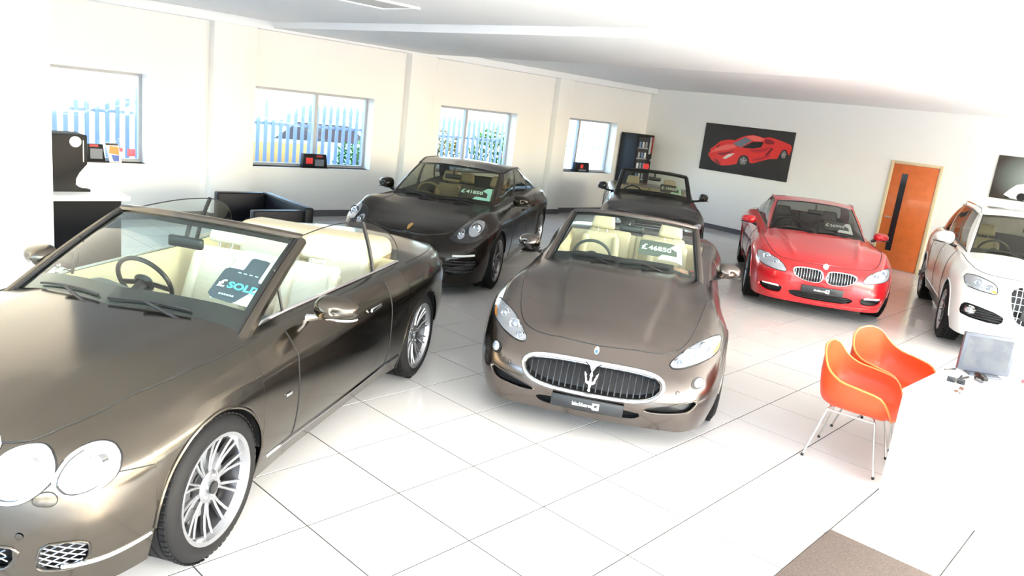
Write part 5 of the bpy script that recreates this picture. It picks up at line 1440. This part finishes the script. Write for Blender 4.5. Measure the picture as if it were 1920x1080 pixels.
MB().prism([(-.06,0),(.10,0),(.05,.27),(-.12,.27)], -.02, .0, f).build('magazine_cover', mat('cover_white', (.75,.75,.78), .4), e)
MB().prism([(-.11,.24),(.05,.24),(.047,.27),(-.12,.27)], -.024, -.0205, f).build('header_band', BLACK, e)
MB().prism([(-.07,.13),(.06,.11),(.055,.22),(-.06,.23)], -.024, -.0205, f).build('orange_picture', mat('print_orange', (.85,.30,.08), .5), e)
MB().prism([(-.01,.02),(.06,.02),(.06,.10),(-.04,.11)], -.024, -.0205, f).build('blue_picture', mat('print_blue', (.08,.15,.5), .5), e)
MB().box(-.05, .08, -.0, .06, 0, .01).build('stand_foot', TRIM, e)
for (x, z, s_, lb) in ((3.70, .975, .030, 'small pink red sticker on the first window pane, nearer the magazine'), (3.845, .94, .055, 'larger pink red sticker on the first window pane beside its frame')):
    o = MB().box(x-s_, x+s_, Y1+.218, Y1+.2255, z-s_, z+s_).build('window_sticker', mat('sticker_pink', (.9,.15,.2), .5), None, bevel=.002); tag(o, lb, 'sticker')
# vending cabinet in the far corner
e = empty('vending_machine', (15.18, 11.30, 0), 0, 'tall black vending machine with red mark in the far corner beside fourth window', 'vending machine')
MB().box(-.33, .33, -.24, .26, 0, 1.95).build('cabinet', mat('machine_black'), e, bevel=.01)
MB().box(-.30, .12, -.252, -.24, .55, 1.88).build('glass_front', mat('dark_glass'), e)
for k in range(5):
    sh = MB().box(-.29, .11, -.258, -.25, .62+k*.25, .64+k*.25).build('shelf', STEEL, e)
    for q in range(3): MB().box(-.25+q*.12, -.18+q*.12, -.262, -.25, .65+k*.25, .78+k*.25).build('packet', mat(['packet_grey','packet_blue','packet_silver'][(q+k) % 3], [(.25,.27,.3),(.12,.2,.35),(.55,.57,.6)][(q+k) % 3], .4), e)
MB().box(.16, .24, -.252, -.24, 1.50, 1.90).build('selection_panel', STEEL, e); MB().box(.27, .31, -.252, -.24, 1.52, 1.90).build('red_strip', mat('print_dark_red'), e)
MB().prism([(.0,1.20),(.06,1.14),(.22,1.12),(.26,1.20),(.22,1.27),(.04,1.27)], -.266, -.262, f).build('red_logo', RP, e)
V, F = lathe_geo([(0,-.01),(.03,-.008),(.032,0)], 16, 'y', (.28, -.254, 1.36)); MB().add(V, F).build('coin_slot', STEEL, e)
# low black sofa
LE = mat('black_leather', (.008,.008,.011), .45, spec=.18)
e = empty('sofa', (4.52, 8.97, 0), math.radians(-3), 'low black cube sofa with high back and arms under the second window', 'sofa')
MB().box(.22, .34, -.64, .64, .06, .735).build('backrest', LE, e, bevel=.02, seg=3)
for sg in (1,-1): MB().box(-.42, .22, sg*.64-(.13 if sg > 0 else 0), sg*.64+(.13 if sg < 0 else 0), .06, .735 if sg > 0 else .70).build('arm', LE, e, bevel=.02, seg=3)
MB().box(-.40, .22, -.51, .51, .06, .26).build('seat_base', LE, e, bevel=.015)
for sg in (1,-1): MB().box(-.43, .21, min(0, sg*.505), max(0, sg*.505), .265, .42).build('seat_cushion', LE, e, bevel=.035, seg=3)
for a in (-.38, .30):
    for b_ in (-.58, .58): MB().box(a-.025, a+.025, b_-.025, b_+.025, 0, .06).build('leg', CHROME, e)
# pictures on the right wall
def picture(y0, y1, z0, z1, bgm, label):
    e = empty('wall_picture', (X1, (y0+y1)/2, (z0+z1)/2), 0, label, 'picture')
    hy, hz = abs(y1-y0)/2, (z1-z0)/2
    MB().box(-.022, 0, -hy, hy, -hz, hz).build('canvas', bgm, e, bevel=.002); return e
def pprint(e, name, poly, m, lvl, parent):
    cy, cz = e.location.y, e.location.z
    return MB().prism(poly, -.0222-.0006*lvl, -.0218-.0006*lvl, lambda a, b_, c: (c, a-cy, b_-cz)).build(name, m, parent)
e = picture(7.69, 9.90, 1.335, 2.40, mat('canvas_charcoal', (.030,.028,.028), .55, noise=(2., .3)), 'large charcoal picture of a red sports car on the right wall')
cv = e.children[0]
RC = mat('print_car_red', (.80,.035,.03), .5); RD = mat('print_car_darkred', (.30,.012,.02), .5); BK = mat('print_black', (.012,.011,.012), .5); GL = mat('print_glass_grey', (.17,.19,.23), .4); RL = mat('print_car_light', (.92,.16,.13), .5)
car = [(9.716,1.688),(9.674,1.757),(9.678,1.821),(9.559,1.914),(9.453,2.021),(9.3,2.07),(9.16,2.086),(9.088,2.078),(8.963,2.154),(8.803,2.218),(8.655,2.241),(8.5,2.228),(8.412,2.207),(8.269,2.238),(8.067,2.209),(7.847,2.159),(7.745,2.127),(7.71,2.072),(7.717,1.998),(7.745,1.906),(7.785,1.945),(7.813,2.001),(7.865,2.017),(7.935,1.971),(7.976,1.861),(7.996,1.799),(8.171,1.776),(8.372,1.704),(8.559,1.626),(8.629,1.632),(8.689,1.755),(8.764,1.784),(8.844,1.751),(8.914,1.664),(8.946,1.566),(9.113,1.512),(9.304,1.478),(9.437,1.5),(9.6,1.574)]
pc = pprint(e, 'printed_car', car, RC, 0, cv)
for nm, P, m_, l in [
  ('printed_highlight', [(9.67,1.73),(9.45,1.80),(9.2,1.86),(9.02,1.93),(9.1,1.99),(9.3,1.96),(9.52,1.86)], RL, 1),
  ('printed_roof', [(8.832,2.192),(8.653,2.234),(8.462,2.209),(8.371,2.174),(8.445,2.128),(8.628,2.115)], RL, 1),
  ('printed_shade', [(8.72,1.90),(8.36,1.99),(8.20,2.04),(8.28,1.93),(8.52,1.87)], mat('print_car_mid', (.55,.02,.03), .5), 1),
  ('printed_shade', [(8.375,2.114),(8.358,2.191),(8.226,2.191),(8.118,2.143),(8.156,2.094),(8.285,2.079)], RD, 1),
  ('printed_windscreen', [(9.117,2.005),(8.846,2.175),(8.664,2.126),(8.783,2.036),(8.902,1.945),(9.028,1.961)], GL, 1),
  ('printed_window', [(8.885,1.947),(8.763,2.023),(8.641,2.098),(8.41,2.122),(8.38,2.098),(8.419,2.003),(8.593,1.951),(8.762,1.939)], BK, 2),
  ('printed_intake', [(8.301,1.843),(8.189,2.015),(8.122,2.008),(8.196,1.894),(8.251,1.842)], RD, 2),
  ('printed_nose', [(9.552,1.612),(9.438,1.595),(9.342,1.529),(9.359,1.478),(9.476,1.511)], RD, 1),
  ('printed_lamp', [(9.322,1.65),(9.198,1.753),(9.03,1.797),(9.119,1.716),(9.246,1.636)], mat('print_lamp', (.85,.70,.66), .5), 2),
  ('printed_stripe', [(9.50,1.735),(9.246,1.80),(9.044,1.856),(9.168,1.775),(9.365,1.70)], RD, 2),
  ('printed_lamp', [(9.534,1.885),(9.472,1.94),(9.434,1.929),(9.492,1.859)], RD, 2),
  ('printed_sill', [(8.58,1.723),(8.342,1.80),(8.196,1.894),(8.167,1.837),(8.33,1.74),(8.57,1.678)], mat('print_car_mid'), 2)]:
    pprint(e, nm, P, m_, l, cv)
for (cy, cz, ry, rz) in ((8.79,1.655,.135,.125),(7.865,1.905,.085,.11)):
    w_ = pprint(e, 'printed_wheel', oval(cy, cz, ry, rz, 0, 28), BK, 3, cv); pprint(e, 'printed_rim', oval(cy, cz, ry*.72, rz*.76, 0, 24), mat('print_rim', (.16,.15,.14), .5), 4, cv)
    for k in range(5):
        a = 2*PI*k/5+.3; d = np.array([math.cos(a)*ry*.68, math.sin(a)*rz*.72]); n_ = np.array([-d[1], d[0]])*.16
        pprint(e, 'printed_spoke', [tuple(np.array([cy,cz])+n_), tuple(np.array([cy,cz])-n_), tuple(np.array([cy,cz])+d-n_*.6), tuple(np.array([cy,cz])+d+n_*.6)], mat('print_spoke', (.42,.40,.38), .5), 5, cv)
# second picture: grey green backdrop, white car nose
m = mat('canvas_grey_green', (.10,.11,.09), .5); nt = m.node_tree
tc = nt.nodes.new('ShaderNodeTexCoord'); gr = nt.nodes.new('ShaderNodeTexGradient'); gr.gradient_type = 'SPHERICAL'; mp_ = nt.nodes.new('ShaderNodeMapping')
mp_.inputs['Location'].default_value = (0, .05, -.05); mp_.inputs['Scale'].default_value = (1, 1.3, 1.9); cr = nt.nodes.new('ShaderNodeValToRGB')
cr.color_ramp.elements[0].color = (.06,.05,.04,1); cr.color_ramp.elements[1].color = (.42,.50,.46,1)
nt.links.new(tc.outputs['Object'], mp_.inputs[0]); nt.links.new(mp_.outputs[0], gr.inputs[0]); nt.links.new(gr.outputs[0], cr.inputs[0]); nt.links.new(cr.outputs[0], nt.nodes['Principled BSDF'].inputs['Base Color'])
e = picture(2.42, 3.838, 1.66, 2.415, m, 'grey green picture of a white car on the right wall, at the picture edge')
cv = e.children[0]
pprint(e, 'printed_car', [(3.621,1.74),(3.551,1.836),(3.455,1.936),(3.351,1.965),(3.15,1.97),(3.0,2.05),(2.82,2.10),(2.66,2.05),(2.52,1.95),(2.46,1.85),(2.47,1.73),(2.60,1.69),(3.30,1.68),(3.52,1.69)], mat('print_white'), 0, cv)
pprint(e, 'printed_lamp', [(3.612,1.731),(3.549,1.712),(3.50,1.69),(3.575,1.685)], BK, 1, cv)
pprint(e, 'printed_window', [(3.10,1.975),(2.98,2.04),(2.83,2.075),(2.70,2.03),(2.66,1.97)], GL, 1, cv)
for cy in (3.34, 2.66): pprint(e, 'printed_wheel', oval(cy, 1.735, .075, .07, 0, 20), BK, 1, cv)

# carpet mat
e = tag(MB().box(0, 1.85, -1.75, 0, 0, .009).build('floor_mat', mat('mat_brown', (.13,.10,.085), .95, noise=(90., .6), bump=(300, .6)), None, bevel=.003), 'dark brown ribbed entrance mat on the white floor, bottom edge of view', 'mat')
e.location = (2.57, 1.355, 0); e.rotation_euler = (0,0,TA)
# orange shell armchairs
OR = mat('orange_shell', (.80,.065,.012), .4, coat=.1)
RODS = mat('chair_rod', (.62,.60,.56), .3, .8)
def armchair(loc, rz, label):
    e = empty('shell_armchair', loc, rz, label, 'chair', 'orange shell chairs at the white desk')
    K = np.array([(.25,.195,.43),(.235,.265,.50),(.175,.305,.595),(.03,.325,.630),(-.12,.312,.655),(-.195,.285,.70),(-.255,.215,.79),(-.283,.11,.828),(-.29,0,.835)])
    rim = crom(K, 22); rim = np.vstack([rim, (rim*[1,-1,1])[-2::-1]]); n = len(rim); V = []; F = []; m_ = 9
    for i, p in enumerate(rim):
        c0 = np.array([.03, 0, .425]); pr_ = []
        b1 = np.array([p[0]*.60+.01, p[1]*.58, .418]); b2 = np.array([p[0]*.86, p[1]*.86, .455 if i not in () else .45]); 
        mid = p*.35+b2*.65+np.array([p[0]*.07, p[1]*.07, 0])
        if p[0] > .15:
            t = (p[0]-.15)/.085; b2 = b2*(1-t)+np.array([p[0]*.9, p[1]*.86, .435])*t; mid = mid*(1-t)+(p*.5+b2*.5)*t
        for q in crom([c0, b1, b2, mid, p], m_): V.append(q)
    for i in range(n-1):
        for k in range(m_-1): F.append((i*m_+k, (i+1)*m_+k, (i+1)*m_+k+1, i*m_+k+1))
    # waterfall front between the two front corners
    L_, R_ = (n-1)*m_, 0; idx = []
    for k in range(m_):
        a, b_ = np.array(V[0*m_+k]), np.array(V[(n-1)*m_+k]); row = [k]
        for t in (.25,.5,.75):
            q = a*(1-t)+b_*t+np.array([.035*math.sin(PI*t)*k/(m_-1), 0, -.012*k/(m_-1)*math.sin(PI*t)]); row.append(len(V)); V.append(q)
        row.append((n-1)*m_+k); idx.append(row)
    for k in range(m_-1):
        for j in range(4): F.append((idx[k][j], idx[k+1][j], idx[k+1][j+1], idx[k][j+1]))
    me = bpy.data.meshes.new('shell'); me.from_pydata([tuple(v) for v in V], [], F)
    bm = bmesh.new(); bm.from_mesh(me); bmesh.ops.remove_doubles(bm, verts=bm.verts, dist=.0008); bmesh.ops.recalc_face_normals(bm, faces=bm.faces)
    bmesh.ops.solidify(bm, geom=bm.faces[:], thickness=.009); bm.to_mesh(me); bm.free()
    me.polygons.foreach_set('use_smooth', [True]*len(me.polygons)); me.set_sharp_from_angle(angle=.9); sh = link('seat_shell', me, e, [OR])
    rr = [p*1.0 for p in rim]+[np.array(V[idx[-1][j]]) for j in (3,2,1)]
    tube('shell_rim', [p+np.array([0,0,.0]) for p in rr], .008, mat('orange_rim', (.85,.22,.05), .35, coat=.1), sh, 8, True)
    for a in (.13, -.15):
        for sg in (1,-1):
            top_ = np.array([a, sg*.12, .405]); ft = np.array([a*1.0+(.10 if a > 0 else -.11), sg*.235, .006]); kn = np.array([a+(.02 if a > 0 else -.02), sg*.17, .385])
            tube('leg', [top_, kn, kn*.7+ft*.3, ft], .0065, RODS, e, 8)
            V2, F2 = lathe_geo([(0,0),(.011,0),(.011,.018),(0,.020)], 10, 'z', (ft[0], ft[1], 0)); MB().add(V2, F2).build('foot', TRIM, e)
    for a in (.13, -.15): tube('cross_rod', [(a, -.12, .405), (a, .12, .405)], .006, RODS, e, 8)
    for sg in (1,-1): tube('side_rod', [(.15, sg*.165, .375), (-.17, sg*.165, .375)], .006, RODS, e, 8)
    for a, sg in ((.13,1),(.13,-1),(-.15,1),(-.15,-1)):
        V2, F2 = lathe_geo([(0,0),(.02,0),(.016,.024),(0,.024)], 12, 'z', (a, sg*.12, .400)); MB().add(V2, F2).build('shell_mount', mat('orange_dark', (.55,.05,.03), .5), e)
    return e
armchair((5.60, 1.83, 0), math.radians(-80), 'orange shell armchair on wire legs, nearer of the two by the desk')
armchair((6.32, 1.88, 0), math.radians(-98), 'orange shell armchair partly hidden behind the nearer orange chair')
# white desk
e = empty('white_desk', (5.27, 1.48, 0), 0, 'plain white office desk with solid end panel at lower right', 'desk')
MB().box(0, 2.5, -.92, 0, .715, .74).build('desk_top', WHITE, e, bevel=.004)
MB().box(.005, .03, -.91, -.01, 0, .715).build('end_panel', WHITE, e); MB().box(2.47, 2.495, -.91, -.01, 0, .715).build('end_panel', WHITE, e)
MB().box(.03, 2.47, -.05, -.03, .05, .715).build('modesty_panel', WHITE, e)
d_ = MB().box(1.95, 2.45, -.88, -.10, .10, .70).build('drawer_unit', WHITE, e)
for k in range(3): MB().box(1.96, 2.44, -.895, -.88, .12+k*.195, .30+k*.195).build('drawer', WHITE, d_, bevel=.003)
# monitor
e = empty('monitor', (6.27, 1.27, .74), math.radians(214), 'small pale grey flat monitor showing a faint picture, on the desk', 'monitor')
sc_ = MB().box(-.018, .014, -.175, .175, .016, .300).build('screen_housing', mat('monitor_grey', (.11,.12,.15), .4), e, bevel=.006)
m = mat('screen_picture', (.06,.065,.075), .35); nt = m.node_tree; b0 = nt.nodes['Principled BSDF']
tc = nt.nodes.new('ShaderNodeTexCoord'); nz = nt.nodes.new('ShaderNodeTexNoise'); nz.inputs['Scale'].default_value = 9; nz.inputs['Detail'].default_value = 3
cr = nt.nodes.new('ShaderNodeValToRGB'); cr.color_ramp.elements[0].position = .38; cr.color_ramp.elements[0].color = (.16,.21,.36,1); cr.color_ramp.elements[1].position = .55; cr.color_ramp.elements[1].color = (.62,.66,.70,1)
nt.links.new(tc.outputs['Object'], nz.inputs[0]); nt.links.new(nz.outputs[0], cr.inputs[0]); nt.links.new(cr.outputs[0], b0.inputs['Emission Color']); b0.inputs['Emission Strength'].default_value = .12
MB().box(.0142, .0152, -.150, .150, .050, .280).build('screen', m, sc_)
MB().box(-.05, -.018, -.03, .03, .012, .22).build('stand_neck', TRIM, e); MB().box(-.10, .08, -.11, .11, 0, .014).build('stand_foot', mat('monitor_grey'), e, bevel=.004)
MB().box(-.0195, -.018, -.175, .175, .016, .300).build('back_cover', mat('monitor_back', (.10,.04,.04), .4), e)
# things on the desk
PAP = mat('paper', (.85,.85,.86), .7)
for k, (x, y, a, lb) in enumerate([(5.52,1.24,.12,'white sheet of paper at the near corner of the desk'), (5.60,1.12,-.25,'second white sheet fanned under the keys on the desk'), (5.98,1.05,.4,'white sheet of paper further along the desk')]):
    o = MB().box(-.15,.15,-.105,.105,0,.002+.0015*k).build('paper_sheet', PAP); o.location = (x, y, .7402+.0002*k); o.rotation_euler = (0,0,a); tag(o, lb, 'paper')
    mb = MB()
    for q in range(7): mb.box(-.12, .10-.02*(q % 3), .075-.022*q, .0785-.022*q, .002+.0015*k, .0024+.0015*k)
    t_ = mb.build('printed_lines', mat('ink_grey', (.45,.46,.5), .6), o); t_['kind'] = 'stuff'
e = empty('sunglasses', (5.92, 1.32, .7405), .25, 'folded black glasses lying on the papers on the desk', 'glasses')
tube('temple', [(-.10,.03,.01),(0,.0,.012),(.11,-.012,.008)], .0075, TRIM, e, 8); tube('temple', [(-.10,.03,.02),(0,-.015,.02),(.12,-.055,.01)], .0075, TRIM, e, 8)
for a in (-.012,.035): MB().obox((-.10, .005+a*1.3, .018), (1,0,0), (0,1,0), (0,0,1), .010, .026, .018).build('eyeglass_lens', mat('dark_glass'), e, bevel=.006)
e = empty('desk_stapler', (6.04, 1.22, .7405), .9, 'small black stapler standing behind the glasses on the desk', 'stapler')
MB().box(-.05,.05,-.018,.018,0,.01).build('stapler_base', STEEL, e, bevel=.002); MB().prism([(-.05,.02),(.05,.03),(.05,.06),(.0,.065),(-.055,.045)], -.018, .018, f).build('stapler_top', TRIM, e, bevel=.004)
MB().box(.03,.05,-.012,.012,.01,.03).build('stapler_hinge', TRIM, e)
e = empty('key_bunch', (5.63, 1.23, .7435), .2, 'bunch of brown tagged keys on the papers near the desk corner', 'keys')
tube('key_ring', [(.018*math.cos(t), .018*math.sin(t), .004) for t in np.linspace(0, 2*PI, 20)[:-1]], .0022, STEEL, e, 6, True)
MB().box(.02,.09,-.014,.014,0,.009).build('key_fob', mat('fob_brown', (.16,.06,.03), .4), e, bevel=.003); MB().box(-.07,-.018,-.004,.004,0,.003).box(-.085,-.06,-.012,.012,0,.003).build('key', STEEL, e)
MB().box(-.05,-.01,.012,.035,.0,.006).build('key_tag', mat('fob_brown'), e, bevel=.002)
e = empty('pen', (6.15, 1.44, .7405), -.35, 'thin dark pen at the far edge of the desk', 'pen')
tube('pen_barrel', [(-.07,0,.006),(.05,0,.006)], .005, TRIM, e, 8); tube('pen_tip', [(.05,0,.006),(.07,0,.004)], [.004,.001], STEEL, e, 8)
e = tag(MB().box(-.05,.05,-.03,.03,0,.022).build('red_notepad', mat('pad_red', (.8,.12,.14), .5), None, bevel=.003), 'small red pad on the desk at the right picture edge', 'notepad'); e.location = (6.43, 1.01, .7405)
# swivel chair behind the desk (only a castor and a base arm show)
e = empty('swivel_chair', (6.25, .25, 0), .3, 'pale swivel chair with black castors behind the desk, cut by picture edge', 'office chair')
SW = mat('swivel_white', (.80,.80,.80), .45)
MB().box(-.24,.24,-.24,.24,.43,.50).build('seat', SW, e, bevel=.03, seg=3)
MB().box(-.21,.21,-.30,-.25,.55,1.0).build('backrest', SW, e, bevel=.02, seg=3)
tube('gas_lift', [(0,0,.09),(0,0,.43)], .025, CHROME, e, 12)
tube('back_arm', [(0,-.2,.43),(0,-.30,.46),(0,-.29,.60)], .018, TRIM, e, 8)
for k in range(5):
    a = 2*PI*k/5+1.2; c, s_ = math.cos(a), math.sin(a)
    b0 = tube('base_arm', [(0,0,.11),(.28*c,.28*s_,.075)], [.024,.016], SW, e, 8)
    V, F = lathe_geo([(0,-.012),(.026,-.012),(.028,0),(.026,.012),(0,.012)], 16, 'y', (0,0,0)); Mr_ = np.array([[c,-s_,0],[s_,c,0],[0,0,1]])
    MB().add([Mr_@np.array(v)+[.29*c,.29*s_,.029] for v in V], F).build('castor', TRIM, e, smooth='auto')
    tube('castor_stem', [(.285*c,.285*s_,.03),(.28*c,.28*s_,.08)], .006, TRIM, b0, 6)
